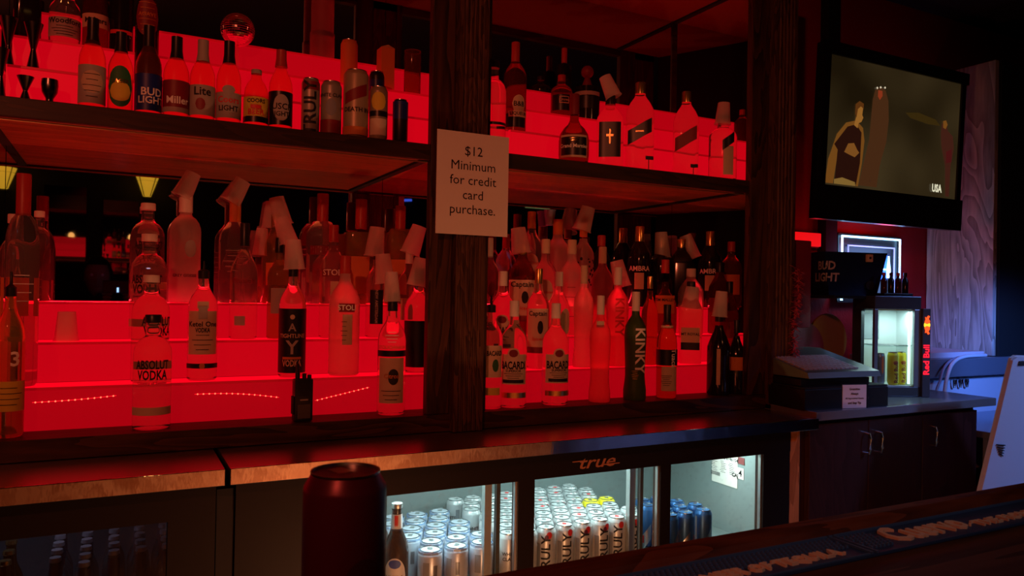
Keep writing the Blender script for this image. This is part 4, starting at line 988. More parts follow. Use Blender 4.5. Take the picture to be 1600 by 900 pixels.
def mat_text(nm, s, cx, cy_, size, bold, xs=1.0, shear=0.0):
    bold *= .4
    b = bmesh.new(); V, Fc = text_geo(s, bold, shear)
    xs = xs / ((max(u for u, v in V) - min(u for u, v in V)) * size)
    top = [b.verts.new((cx + u * size * xs, cy_ + v * size, ZB + .009)) for u, v in V]
    for f in Fc:
        try: b.faces.new([top[i] for i in f])
        except ValueError: pass
    r = bmesh.ops.extrude_face_region(b, geom=b.faces[:])
    bmesh.ops.translate(b, vec=(0, 0, -.0038), verts=[v for v in r['geom'] if isinstance(v, bmesh.types.BMVert)])
    obj(nm, LM(b), cream, t)
mat_text('raised_lettering', 'THE PIONEER OF TEQUILA.', .665, .668, .026, .03, xs=.33)
mat_text('raised_name', 'Cuervo', 1.018, .683, .066, .035, xs=.158)
mat_text('raised_lettering', '· THE PIONEER OF TEQUILA.', 1.29, .668, .026, .03, xs=.38)

# foreground can
x, y = .176, .643
ms = can_meshes('fg', .0352, .176, pmat('dark_wine_can', (.10, .012, .035), .35, .4), [('patch', .25, .62, -38, 30, pmat('faint_dark_print', (.05, .008, .02), .4, .3), 'oval')])
can('fg', (x, y, ZB + .0005), .3, 'dark red tall drink can standing blurred on the near bar', None, ms)

# ------------------------------------------------------------------ right hand side: cabinet, register, cooler, TV
cab = thing('base_cabinet', 'dark cherry base cabinet with three doors at right', 'cabinet', (2.73, 2.2, 0))
def LC(bm): bmesh.ops.translate(bm, vec=(-2.73, -2.2, 0), verts=bm.verts); return bm
obj('carcass', LC(box(2.18, 3.20, 1.935, 2.45, .05, .945)), cab_w, cab)
xd = [2.20, 2.515, 2.835, 3.19]
for i, (a, b_) in enumerate(zip(xd[:-1], xd[1:])):
    d = obj('door', LC(box(a + .002, b_ - .002, 1.912, 1.934, .08, .93, .002)), cab_w, cab)
    hx = (b_ - .022) if i == 0 else (a + .045 if i == 1 else a + .05)
    hz = .845
    pts = [(hx, 1.912, hz - .038), (hx, 1.890, hz - .036), (hx, 1.886, hz - .02), (hx, 1.886, hz + .02), (hx, 1.890, hz + .036), (hx, 1.912, hz + .038)]
    obj('handle', LC(tube(pts, .0045, 8)), chrome, d, smooth=True)
tag(obj('laminate_worktop', box(2.20, 3.272, 1.882, 2.50, .948, .980, .003), pmat('grey_laminate', (.22, .23, .25), .22, .35)), 'grey counter top under register and small lit cooler', 'worktop')

# cash register drawer + till
t = thing('cash_register', 'black cash register with keyboard on right counter', 'cash register', (2.40, 2.10, .9805), math.radians(-4))
obj('cash_drawer', box(-.20, .215, -.19, .16, 0, .075, .003), black_p, t)
obj('drawer_gap', box(-.198, .213, -.188, .15, .076, .081), black_rough, t)
obj('till_base', box(-.19, .15, -.16, .16, .0815, .108, .003), black_p, t)
hs = prism([(-.20, .115), (-.19, .135), (.10, .20), (.16, .20), (.16, .11)], -.19, .165, 'yz')
obj('till_housing', hs, pmat('till_green_grey', (.12, .17, .13), .3), t)
sl = Vector((0, .29, .065)).normalized(); nrm = Vector((0, -.065, .29)).normalized()
b = bmesh.new()
for r_ in range(6):
    for c_ in range(12):
        o_ = Vector((-.165 + c_ * .0225, -.16, .1417)) + sl * (r_ * .028 + .01) + nrm * .0005
        bb = bmesh.new(); bmesh.ops.create_cube(bb, size=1, matrix=Matrix.Translation(o_) @ Matrix.Rotation(math.atan2(.065, .29), 4, 'X') @ Matrix.Diagonal((.017, .021, .008, 1)))
        kb = obj('key', bb, pmat('pale_key', (.55, .55, .52), .5), t)
obj('drawer_lock', lathe([(.009, 0), (.009, .004), (0, .004)], 14), chrome, t, loc=(.10, -.190, .035), rot=(PI / 2, 0, 0))
# tip notice
p = ony(1333, 632, 1.905)
t = thing('small_notice', 'small pale card notice leaning on the cash drawer', 'sign', (p.x, 1.90, .981), math.radians(-12))
obj('card', box(-.052, .052, -.0008, .0008, 0, .086), paper, t)
obj('card_holder', box(-.056, .062, .001, .004, 0, .090), black_p, t)
bm = bmesh.new()
for s, z in (('Gratuities', .070), ('Always', .053), ('All Appreciated Guests', .036), ('and Stay Tip', .019)):
    put_text(bm, s, .0115 if len(s) < 16 else .0085, lambda u, v, z=z: Vector((u, -.0015, z + v)), bold=.03)
obj('lettering', bm, ink, t)

# round boards and red board behind the register
def disc(name, px, py, y, r, mat, label, dz=0):
    p = ony(px, py, y)
    o = obj(name, lathe([(r * .99, -.006), (r, -.004), (r, .004), (r * .99, .006)], 48), mat, loc=p, rot=(PI / 2, 0, 0), smooth=True)
    return tag(o, label, 'tray', 'round trays behind the cash register')
disc('round_tray', 1292, 533, 2.40, .125, pmat('mustard_tray', (.42, .20, .015), .5), 'mustard yellow round tray standing behind the cash register')
disc('round_tray', 1257, 545, 2.36, .115, pmat('maroon_tray', (.22, .01, .02), .5), 'maroon round tray overlapping the mustard one')
pA = ony(1238, 374, 2.16); pB = ony(1268, 512, 2.16)
b = box(pA.x - .03, pB.x, 2.165, 2.18, pB.z, pA.z, .006)
tag(obj('menu_board', b, pmat('rose_board', (.30, .02, .04), .5), smooth=True), 'tall dark rose board with rounded corners beside the right column', 'board')
# feather garland
b = bmesh.new(); rr = random.Random(5)
for k in range(900):
    s = rr.random(); z = 1.50 - s * .47
    cxp = ony(1240 + 3 * math.sin(s * 9) - (4 if s > .8 else 0), 450, 2.10).x
    a = rr.uniform(0, 2 * PI); L_ = rr.uniform(.018, .042) * (1.5 if s > .75 else 1); tl = rr.uniform(-.6, .4)
    c0 = Vector((cxp, 2.085, z)); d = Vector((math.cos(a), math.sin(a) * .8, tl)).normalized(); sd = d.cross(Vector((0, 0, 1))).normalized() * .0035
    vs = [b.verts.new(c0), b.verts.new(c0 + d * L_ * .6 + sd), b.verts.new(c0 + d * L_), b.verts.new(c0 + d * L_ * .6 - sd)]
    b.faces.new(vs)
tag(obj('feather_garland', b, pmat('pink_feathers', (.75, .12, .16), .8)), 'pink feather garland hanging beside the fluted right column', 'garland')
# red lit sign on wall
pA = ony(1229, 362, 2.60); pB = ony(1275, 386, 2.60)
t = thing('red_light_box', 'small glowing red wall light behind the rose board', 'wall light', ((pA.x + pB.x) / 2, 2.60, (pA.z + pB.z) / 2))
hw, hh = (pB.x - pA.x) / 2, (pA.z - pB.z) / 2
obj('light_panel', box(-hw, hw, -.03, -.012, -hh, hh, .003), pmat('red_glow', (.5, .02, .01), .5, emis=(1, .006, .008), es=.75), t)
obj('light_housing', box(-hw - .006, hw + .006, -.012, .015, -hh - .006, hh + .006), black_p, t)
# wall shelf & bucket
tag(obj('wall_shelf', box(2.62, 3.05, 2.16, 2.60, 1.385, 1.398, .002), black_p), 'thin dark shelf carrying the ice bucket behind cooler', 'shelf')
tag(obj('wall_post', box(3.05, 3.13, 2.57, 2.62, 1.399, 2.95), black_rough), 'dark upright wall post right of the glowing red wall light', 'post')
pc = ony(1318, 455, 2.28)
t = thing('ice_bucket', 'navy rectangular beer bucket with bottle opener on shelf', 'bucket', (pc.x, 2.28, 1.3985), math.radians(-16))
b = bmesh.new()
w0, w1, d0, d1, hb = .115, .150, .065, .085, .185
lo = [b.verts.new(v) for v in ((-w0, -d0, 0), (w0, -d0, 0), (w0, d0, 0), (-w0, d0, 0))]; hi = [b.verts.new(v) for v in ((-w1, -d1, hb), (w1, -d1, hb), (w1, d1, hb), (-w1, d1, hb))]
i1 = [b.verts.new((v.co.x * .96, v.co.y * .95, hb)) for v in hi]; i0 = [b.verts.new((v.co.x * .94, v.co.y * .93, .006)) for v in lo]
b.faces.new(lo[::-1]); b.faces.new(i0)
for q in range(4):
    n_ = (q + 1) % 4
    b.faces.new((lo[q], lo[n_], hi[n_], hi[q])); b.faces.new((hi[q], hi[n_], i1[n_], i1[q])); b.faces.new((i1[q], i1[n_], i0[n_], i0[q]))
obj('bucket_shell', b, pmat('navy_plastic', (.006, .012, .05), .35), t)
bm = bmesh.new()
def bf(u, v, z): 
    k = (z + v) / hb; wk = w0 + (w1 - w0) * k; dk = d0 + (d1 - d0) * k
    if u < -wk: return Vector((-wk - .0015, -dk + (-wk - u), z + v))     # lettering runs round the corner
    return Vector((u, -dk - .0015, z + v))
put_text(bm, 'BUD', .050, lambda u, v: bf(u - .145, v, .125), bold=.03); put_text(bm, 'LIGHT', .050, lambda u, v: bf(u - .145, v, .075), bold=.03)
obj('lettering', bm, pmat('dim_white_print', (.45, .4, .42), .6), t)
obj('bottle_opener', box(.045, .072, -.097, -.083, .145, .178, .002), C['tan'], t)
obj('opener_hole', lathe([(.005, 0), (.005, .002)], 12), black_rough, t, loc=(.058, -.097, .162), rot=(PI / 2, 0, 0))
obj('round_badge', lathe([(.020, 0), (.020, .003)], 20), black_rough, t, loc=(.075, -.073, .045), rot=(PI / 2, 0, 0))

# neon rectangle sign
pA = ony(1316, 378, 2.58); pB = ony(1405, 462, 2.58)
ncx, ncz = (pA.x + pB.x) / 2, (pA.z + pB.z) / 2
t = thing('neon_sign', 'rectangular blue-white neon sign glowing behind the bucket', 'neon sign', (ncx, 2.58, ncz))
hw, hh = (pB.x - pA.x) / 2, (pA.z - pB.z) / 2 + .03
neon = pmat('neon_tube_blue', (.5, .8, 1), .3, emis=(.30, .62, 1.0), es=5.0)
obj('outer_tube', tube([(-hw, 0, -hh), (-hw, 0, hh), (hw, 0, hh), (hw, 0, -hh)], .006, 8), neon, t)
pale = pmat('neon_tube_violet', (.4, .4, .8), .3, emis=(.28, .22, .75), es=.8)
iw, ih = hw * .80, hh * .72
obj('inner_tube', tube([(-iw, 0, -ih), (-iw, 0, ih), (iw, 0, ih), (iw, 0, -ih)], .0045, 8), pale, t)
obj('blue_panel', box(.02, iw * .72, .004, .008, -.05, hh * .48), pmat('neon_blue_panel', (.02, .1, .6), .4, emis=(.01, .12, .8), es=.75), t)
obj('glow_bottle', tube([(iw * .72, -.004, -hh * .25), (iw * .72, -.004, hh * .02), (iw * .72, -.004, hh * .30), (iw * .72, -.004, hh * .45)], [.009, .010, .005, .004], 8), neon, t)
obj('panel_edge', tube([(.02, -.002, hh * .02), (iw * .6, -.002, hh * .02)], .004, 6), neon, t)
obj('sign_frame', box(-hw - .015, hw + .015, .012, .02, -hh - .01, hh + .015), black_p, t)
light('neon_glow', 'AREA', (0, -.04, 0), 1.8, (.25, .45, 1.0), .4, parent=t, aim=None, size_y=.25).rotation_euler = (PI / 2, 0, 0)

# small glass-door cooler
CR = math.radians(-22)
cc = thing('counter_cooler', 'small lit drink cooler with glass door on the counter', 'fridge', (2.79, 2.10, .981), CR)
W, D, H = .205, .17, .418
frame = pmat('dark_metal_frame', (.10, .11, .12), .3, .6)
obj('base', box(0, W, 0, D, .0, .040, .003), frame, cc)
obj('top', box(0, W, 0, D, H - .055, H, .003), frame, cc)
obj('back_panel', box(.004, W - .004, D - .012, D, .04, H - .055), cooler_in, cc)
obj('liner_floor', box(.012, W - .012, .012, D - .012, .04, .044), cooler_in, cc)
obj('liner_roof', box(.012, W - .012, .012, D - .012, H - .060, H - .056), cooler_in, cc)
for (a, b_) in ((0, .016), (W - .030, W)): obj('corner_post', box(a, b_, 0, .016, .04, H - .055, .002), pmat('grey_metal_frame', (.30, .33, .34), .35, .6), cc)
obj('corner_post', box(0, .014, D - .07, D, .04, H - .055), frame, cc)
obj('side_panel', box(W - .010, W, .016, D, .04, H - .055), cooler_in, cc)
dd = obj('door_glass', box(.016, W - .030, .003, .006, .04, H - .055), pane_clean, cc)
obj('side_glass', box(.002, .004, .016, D - .07, .04, H - .055), pane_clean, cc)
obj('wire_shelf', box(.012, W - .012, .02, D - .014, .205, .209), pane_clean, cc)
b = bmesh.new()
for k in range(10): tube([(.014 + k * .0190, .02, .211), (.014 + k * .0195, D - .02, .211)], .0012, 5, bm=b)
tube([(.012, .02, .211), (W - .012, .02, .211)], .002, 5, bm=b)
obj('shelf_wires', b, chrome, cc)
obj('lamp_tube', box(W - .042, W - .034, .018, .026, .05, H - .065), pmat('white_lamp', (1, 1, 1), .5, emis=(.65, 1.0, 1.0), es=1.6), cc)
light('cooler_lamp', 'AREA', (W / 2, .05, H - .065), 0.6, (.72, 1.0, 1.0), .18, parent=cc, size_y=.04)
obj('inner_sticker', box(.045, .115, D - .014, D - .0125, .23, .345), pmat('grey_poster', (.35, .40, .42), .6), cc)
# vertical lit lettering panel
obj('sign_panel', box(W, W + .034, -.012, .004, .0, H - .05, .002), pmat('dark_panel', (.06, .06, .07), .4), cc)
b = bmesh.new(); put_text(b, 'Red Bull', .036, lambda u, v: Vector((W + .017 + u, -.0135, .155 + v)), mode='up', bold=.03, xs=1.05)
obj('lit_lettering', b, pmat('red_lit_letters', (1, .02, .02), .5, emis=(1, .01, .03), es=1.4), cc)
b = lathe([(.014, 0), (.014, .001)], 24); obj('lit_sun', b, pmat('yellow_lit', (1, .8, .05), .5, emis=(1, .62, .02), es=1.3), cc, loc=(W + .017, -.0128, .300), rot=(PI / 2, 0, 0))
for s_ in (-1, 1):
    pts = [(0, .004), (.010, .008), (.013, .016), (.006, .026), (.012, .036), (.004, .040), (-.004, .030), (-.010, .034), (-.008, .022), (-.012, .014), (-.008, .006)]
    b = prism([(u, s_ * v) for u, v in pts], -.0145, -.0138)
    obj('lit_bull', b, pmat('red_orange_lit', (1, .1, .02), .5, emis=(1, .09, .01), es=1.3), cc, loc=(W + .017, 0, .300))
# cans inside: top-level things
cm = Matrix.Translation((2.79, 2.10, .981)) @ Matrix.Rotation(CR, 4, 'Z')
mYR = can_meshes('YR', .0225, .138, yellow_c, [('text', 'Red Bull', .38, .026, C['darkred'], 'up', 5), ('patch', .62, .74, -30, 30, C['orange'], 'oval')])
for i, (u, v) in enumerate(((.108, .040), (.153, .058))):
    p = cm @ Vector((u, v, .0445)); can('y', p, CR, ['yellow slim energy drink can in small cooler, left one', 'yellow slim energy drink can in small cooler, right one'][i], 'yellow cans inside the small cooler', mYR)
mO = can_meshes('OR', .018, .132, pmat('grey_can', (.25, .25, .27), .3, .5), [('patch', .35, .92, -16, 16, pmat('orange_glow_print', (.9, .18, .02), .5), 'oval')])
p = cm @ Vector((.058, .05, .0445)); can('o', p, CR, 'slender grey can with orange flame print inside small cooler', None, mO)
# little bottles on top of cooler
t = thing('bottle_caddy', 'dark caddy of tiny glass bottles on top of small cooler', 'caddy', tuple(cm @ Vector((.135, .08, H + .0005))), CR)
obj('caddy_tray', box(-.065, .065, -.03, .03, 0, .012, .002), black_p, t)
for k in range(4):
    bo = obj('tiny_bottle', lathe([(.013, 0), (.013, .055), (.006, .068), (.006, .075)], 14), G['dark'] if k % 2 else pmat('cola_glass', (.08, .01, .01), .05, 0, .4), t, loc=(-.048 + .032 * k, 0, .012), smooth=True)
    obj('tiny_cap', lathe([(.0075, .075), (.0075, .088)], 12), chrome if k % 2 else C['red'], bo)
# TV
TY = 2.30
q = [ony(1297, 88, TY - .02), ony(1502, 132, TY - .02), ony(1290, 290, TY + .05), ony(1492, 311, TY + .05)]
tcx = sum(v.x for v in q) / 4 - .028; tcz = sum(v.z for v in q) / 4
tvw, tvh = .925, .565; tilt = math.radians(2.5)
tv = thing('television', 'wall television tilted down showing dark film scene', 'television', (tcx, TY, tcz)); tv.rotation_euler = (tilt, 0, 0)
tvf = pmat('tv_black', (.008, .008, .009), .3)
b = bmesh.new(); hx, hz = tvw / 2, tvh / 2
box(-hx - .03, hx + .03, .002, .045, -hz - .15, hz + .055, .006, bm=b); obj('housing', b, tvf, tv)
b = bmesh.new()
box(-hx - .03, -hx, -.012, .004, -hz, hz, bm=b); box(hx, hx + .03, -.012, .004, -hz, hz, bm=b); box(-hx - .05, hx + .05, -.012, .004, hz, hz + .055, bm=b); box(-hx - .05, hx + .05, -.012, .004, -hz - .15, -hz, bm=b)
obj('bezel', b, tvf, tv)
def scr(name, col, s, noise=False):
    return pmat(name, (0, 0, 0), .4, emis=col, es=s)
bgm = bpy.data.materials.new('screen_glow'); bgm.use_nodes = True
nt = bgm.node_tree; bs = nt.nodes['Principled BSDF']; bs.inputs['Base Color'].default_value = (.005, .005, .005, 1); bs.inputs['Roughness'].default_value = .25
tc = nt.nodes.new('ShaderNodeTexCoord'); gr = nt.nodes.new('ShaderNodeTexNoise'); gr.inputs['Scale'].default_value = 2.2; gr.inputs['Detail'].default_value = 1
cr = nt.nodes.new('ShaderNodeValToRGB'); cr.color_ramp.elements[0].color = (.010, .006, .002, 1); cr.color_ramp.elements[0].position = .35; cr.color_ramp.elements[1].color = (.040, .026, .010, 1); cr.color_ramp.elements[1].position = .7
nt.links.new(tc.outputs['Object'], gr.inputs['Vector']); nt.links.new(gr.outputs['Fac'], cr.inputs[0]); nt.links.new(cr.outputs[0], bs.inputs['Emission Color']); bs.inputs['Emission Strength'].default_value = 1.0
obj('screen', box(-hx, hx, -.002, .003, -hz, hz), bgm, tv)
def sprite(name, pts, col, s, d=.003):
    s *= .6
    P_ = [((u - .5) * tvw, (.5 - v) * tvh) for u, v in pts]
    obj(name, prism(P_, -.002 - d, -.002 - d + .0006), scr('scr_' + name, col, s), tv)
# screen coordinates: u right, v down, 0..1
sprite('screen_cape', [(.13, .50), (.20, .47), (.25, .52), (.265, .62), (.255, .80), (.235, .985), (.22, .985), (.235, .70), (.16, .53), (.09, .66), (.06, .985), (.005, .985), (.02, .80), (.07, .60)], (.55, .20, .03), .45)
sprite('screen_robe', [(.14, .53), (.20, .50), (.24, .56), (.24, .80), (.22, .97), (.07, .97), (.08, .72), (.055, .68)], (.06, .015, .008), .5, .0036)
sprite('screen_face', [(.195, .35), (.22, .34), (.242, .37), (.238, .42), (.247, .44), (.235, .475), (.215, .49), (.21, .53), (.185, .51), (.195, .45)], (.75, .30, .05), .6, .004)
sprite('screen_hair', [(.188, .345), (.215, .315), (.245, .33), (.245, .37), (.225, .355), (.205, .38), (.198, .45), (.188, .42)], (.30, .09, .015), .5, .0044)
sprite('screen_hands', [(.15, .66), (.19, .65), (.215, .70), (.23, .72), (.20, .76), (.16, .745), (.125, .73)], (.60, .22, .04), .5, .0044)
sprite('screen_hem', [(.065, .95), (.12, .93), (.21, .955), (.215, .985), (.065, .985)], (.65, .36, .08), .5, .0044)
sprite('screen_hooded_figure', [(.325, .20), (.36, .17), (.40, .19), (.425, .27), (.435, .42), (.425, .60), (.385, .80), (.37, .975), (.24, .975), (.27, .78), (.30, .60), (.305, .42), (.31, .28)], (.17, .06, .02), .55)
sprite('screen_hooded_face', [(.345, .20), (.375, .20), (.378, .24), (.36, .275), (.345, .25)], (.75, .10, .03), .5, .004)
for u, v in ((.335, .185), (.36, .175), (.392, .17)): sprite('screen_spark', [(u - .006, v), (u, v - .01), (u + .007, v), (u, v + .01)], (1, .85, .6), 1.2, .005)
sprite('screen_fog', [(.56, .335), (.66, .315), (.80, .345), (.84, .39), (.74, .395), (.60, .37)], (.10, .055, .01), .55)
sprite('screen_fog', [(.62, .335), (.68, .325), (.76, .35), (.72, .37), (.64, .36)], (.22, .13, .02), .6, .0036)
sprite('screen_far_figure', [(.855, .37), (.89, .35), (.905, .42), (.95, .46), (.965, .56), (.945, .72), (.945, .98), (.915, .98), (.90, .72), (.86, .56), (.85, .45)], (.14, .035, .02), .55)
sprite('screen_far_face', [(.862, .345), (.885, .335), (.90, .37), (.885, .41), (.865, .40)], (.55, .20, .03), .45, .004)
sprite('screen_far_skirt', [(.90, .60), (.945, .57), (.95, .68), (.905, .70)], (.20, .02, .02), .5, .004)
b = bmesh.new(); put_text(b, 'USA', .050, lambda u, v: Vector(((.835 - .5) * tvw + u, -.008, (.5 - .925) * tvh + v)), bold=.04, xs=.8); obj('channel_logo', b, scr('logo_white', (.9, .85, .6), .8), tv)
obj('wall_bracket', box(-.15, .15, .09, .29, -.15, .15), black_rough, tv)

# oak side panel, steel sink, hoses, white boards
tag(obj('oak_panel', box(3.89, 3.92, 2.262, 2.615, 1.112, 2.60, .002), panel_w), 'upright oak side panel with bold grain, lit blue', 'panel')
tag(obj('dark_end_panel', box(3.925, 4.6, 2.25, 2.30, 1.10, 2.60), black_rough), 'dark boxed-in wall section right of the oak panel', 'panel')
steelb = pmat('blue_grey_steel', (.40, .42, .50), .35, .7)
sk = thing('underbar_sink', 'stainless underbar sink with raised splash ledge at far right', 'sink', (4.0, 2.3, 0))
def LS(bm): bmesh.ops.translate(bm, vec=(-4.0, -2.3, 0), verts=bm.verts); return bm
obj('splash_ledge', LS(box(3.28, 4.75, 2.24, 2.61, 1.02, 1.108, .006)), steelb, sk)
obj('back_splash', LS(box(3.28, 4.75, 2.30, 2.60, .55, 1.018)), pmat('pale_splash', (.55, .56, .62), .5), sk)
obj('basin_rim', LS(box(3.28, 4.75, 1.90, 2.30, .80, .83, .004)), steelb, sk)
obj('basin_front', LS(box(3.28, 4.75, 1.92, 1.94, .45, .80)), steelb, sk)
for a in (3.30, 4.72): obj('leg', LS(lathe([(.02, 0), (.02, .55)], 12, center=(a, 2.0))), steelb, sk)
for k in range(3): obj('tap_fitting', LS(lathe([(.012, 1.0), (.012, .985), (.008, .96)], 12, center=(3.62 + .05 * k, 2.285))), chrome, sk)
p = ony(1468, 560, 2.30)
tag(obj('cutting_board', box(3.36, 3.84, 2.27, 2.58, 1.1085, 1.136, .003), pmat('pale_board', (.72, .62, .66), .5)), 'pale flat board lying on the sink ledge', 'board')
def hose(pts, r, label, mat):
    P_ = [ony(px, py, yy) for px, py, yy in pts]
    out = []
    for i in range(len(P_) - 1):
        p0, p1, p2, p3 = P_[max(i - 1, 0)], P_[i], P_[i + 1], P_[min(i + 2, len(P_) - 1)]
        for k in range(6):
            s = k / 6; out.append(.5 * ((2 * p1) + (-p0 + p2) * s + (2 * p0 - 5 * p1 + 4 * p2 - p3) * s * s + (-p0 + 3 * p1 - 3 * p2 + p3) * s ** 3))
    out.append(P_[-1])
    tag(obj('hose', tube(out, r, 10), mat, smooth=True), label, 'hose', 'hoses hanging over the sink ledge')
hose([(1540, 555, 2.26), (1508, 557, 2.235), (1490, 566, 2.21), (1481, 585, 2.20), (1476, 612, 2.20), (1474, 640, 2.2)], .0085, 'thick white hose curving over the sink ledge', white_p)
hose([(1525, 556, 2.26), (1492, 560, 2.235), (1476, 574, 2.215), (1469, 595, 2.21), (1463, 612, 2.21), (1462, 640, 2.2)], .006, 'thinner grey-blue hose left of the white hose', pmat('grey_hose', (.3, .34, .5), .5))
t = thing('hand_torch', 'small blue bottle cap object beside small cooler', 'gadget', tuple(onz(1439, 604, .981)))
obj('gadget_body', box(-.03, .02, -.012, .012, 0, .022, .004), C['ice'], t); obj('gadget_cap', lathe([(.012, .022), (.010, .036), (0, .037)], 14), C['bink'], t, smooth=True)
# white folding floor sign leaning at right
A_ = [(1549, 705), (1583, 563), (1590, 559), (1640, 560), (1700, 720)]
yb = 1.55
pp = [ony(px, py, yb) for px, py in A_]
bx, bz = pp[0].x, min(v.z for v in pp)
poly = [(pp[0].x, pp[0].z), (pp[1].x, pp[1].z), (pp[2].x, pp[2].z + .002), (pp[3].x, pp[3].z), (pp[4].x, pp[4].z), (pp[4].x + .05, .05), (pp[0].x - .33, .05)]
dirv = (pp[0].x - pp[1].x) / (pp[0].z - pp[1].z)
poly[-1] = (pp[0].x + dirv * (.05 - pp[0].z), .05)
t = thing('folding_floor_sign', 'translucent white folding floor sign leaning at far right', 'floor sign', (0, 0, 0))
obj('front_leaf', prism(poly, yb, yb + .012), pmat('milky_plastic', (.78, .80, .88), .4, 0, .25), t)
obj('rear_leaf', prism([(u + .10, v) for u, v in poly], yb + .06, yb + .072), pmat('milky_plastic', (.78, .80, .88), .4, 0, .25), t)
hp = ony(1593, 566, yb)
b = bmesh.new()
for k in range(5): tube([(hp.x - .012 + .008 * k, yb - .003, hp.z - .012), (hp.x - .004 + .010 * k, yb - .003, hp.z + .004)], .0022, 6, bm=b)
obj('grip_ribs', b, black_rough, t)
hp = ony(1561, 702, yb)
b = bmesh.new()
for k in range(5): tube([(hp.x - .02 + .004 * k, yb - .003, hp.z + .018 - .008 * k), (hp.x + .03 - .003 * k, yb - .003, hp.z + .012 - .009 * k)], .002, 6, bm=b)
obj('foot_ribs', b, black_rough, t)
tag(obj('ice_bin_lid', box(3.30, 4.4, 1.20, 1.50, .70, .80, .004), black_rough), 'dark underbar station box in shadow beneath the floor sign', 'box')

# ------------------------------------------------------------------ room behind the camera (seen in the mirrors)
def sconce(x, z, label):
    t = thing('wall_sconce', label, 'wall lamp', (x, -2.88, z), group='amber wall sconces seen in the mirror')
    sh = pmat('amber_glass_shade', (.9, .5, .1), .4, emis=(.62, .34, .02), es=1.0)
    obj('shade', lathe([(.035, -.14), (.07, -.04), (.10, .045)], 16), sh, t, smooth=True)
    obj('upper_band', lathe([(.072, .075), (.086, .105)], 16, close=False), pmat('amber_dim_shade', (.6, .35, .08), .5, emis=(.40, .22, .02), es=.6), t)
    b = lathe([(.103, .045), (.103, .052)], 16); lathe([(.08, 0.0), (.088, .003)], 16, bm=b)
    for k in range(4):
        a = PI / 4 + k * PI / 2; tube([(.036 * math.cos(a), .036 * math.sin(a), -.14), (.072 * math.cos(a), .072 * math.sin(a), -.04), (.103 * math.cos(a), .103 * math.sin(a), .05), (.088 * math.cos(a), .088 * math.sin(a), .105)], .004, 5, bm=b)
    obj('iron_cage', b, black_rough, t)
    obj('back_plate', box(-.03, .03, -.12, -.10, -.15, .05), black_rough, t)
    light('bulb_light', 'POINT', (0, .30, .10), .5, (1.0, .48, .12), .06, parent=t)
sconce(.226, 2.385, 'amber wall sconce reflected left of the frosted grey bottle')
sconce(-.92, 2.37, 'amber wall sconce reflected at the left photo edge')
tag(obj('wall_mirror', box(-.62, -.28, -3.0, -2.985, 1.5, 2.3), mirror_m), 'tall mirror on far wall, reflected left of the vodka bottles', 'mirror')
tag(obj('wall_mirror', box(-.14, .16, -3.0, -2.985, 1.5, 2.2), mirror_m), 'mirror on far wall, reflected above the seated person', 'mirror')
t = thing('wall_lightbox', 'pale green lit sign high on the far wall', 'sign', (4.54, -2.97, 2.49))
obj('lit_face', box(-.17, .17, 0, .02, -.06, .06), pmat('pale_green_glow', (.4, .5, .2), .5, emis=(.42, .50, .18), es=.30), t); obj('sign_case', box(-.18, .18, -.025, -.001, -.07, .07), black_p, t)
t = thing('neon_bar', 'blue neon strip reflected in the mirror behind bottles', 'neon sign', (2.55, -2.93, 2.35))
obj('neon_tube', tube([(-.35, 0, 0), (.35, 0, .06)], .014, 8), pmat('deep_blue_tube', (.05, .1, .8), .4, emis=(.05, .12, .9), es=.9), t); obj('neon_bracket', box(-.3, .3, -.05, -.02, -.02, .05), black_p, t)
t = thing('neon_bar', 'white neon strip high in the mirror right of post', 'neon sign', (6.0, -2.9, 2.62))
obj('neon_tube', tube([(-.10, 0, 0), (.10, 0, 0)], .025, 8), pmat('white_tube', (.6, .8, .8), .4, emis=(.6, .8, .8), es=1.0), t); obj('neon_bracket', box(-.1, .1, -.06, -.03, -.02, .02), black_p, t)

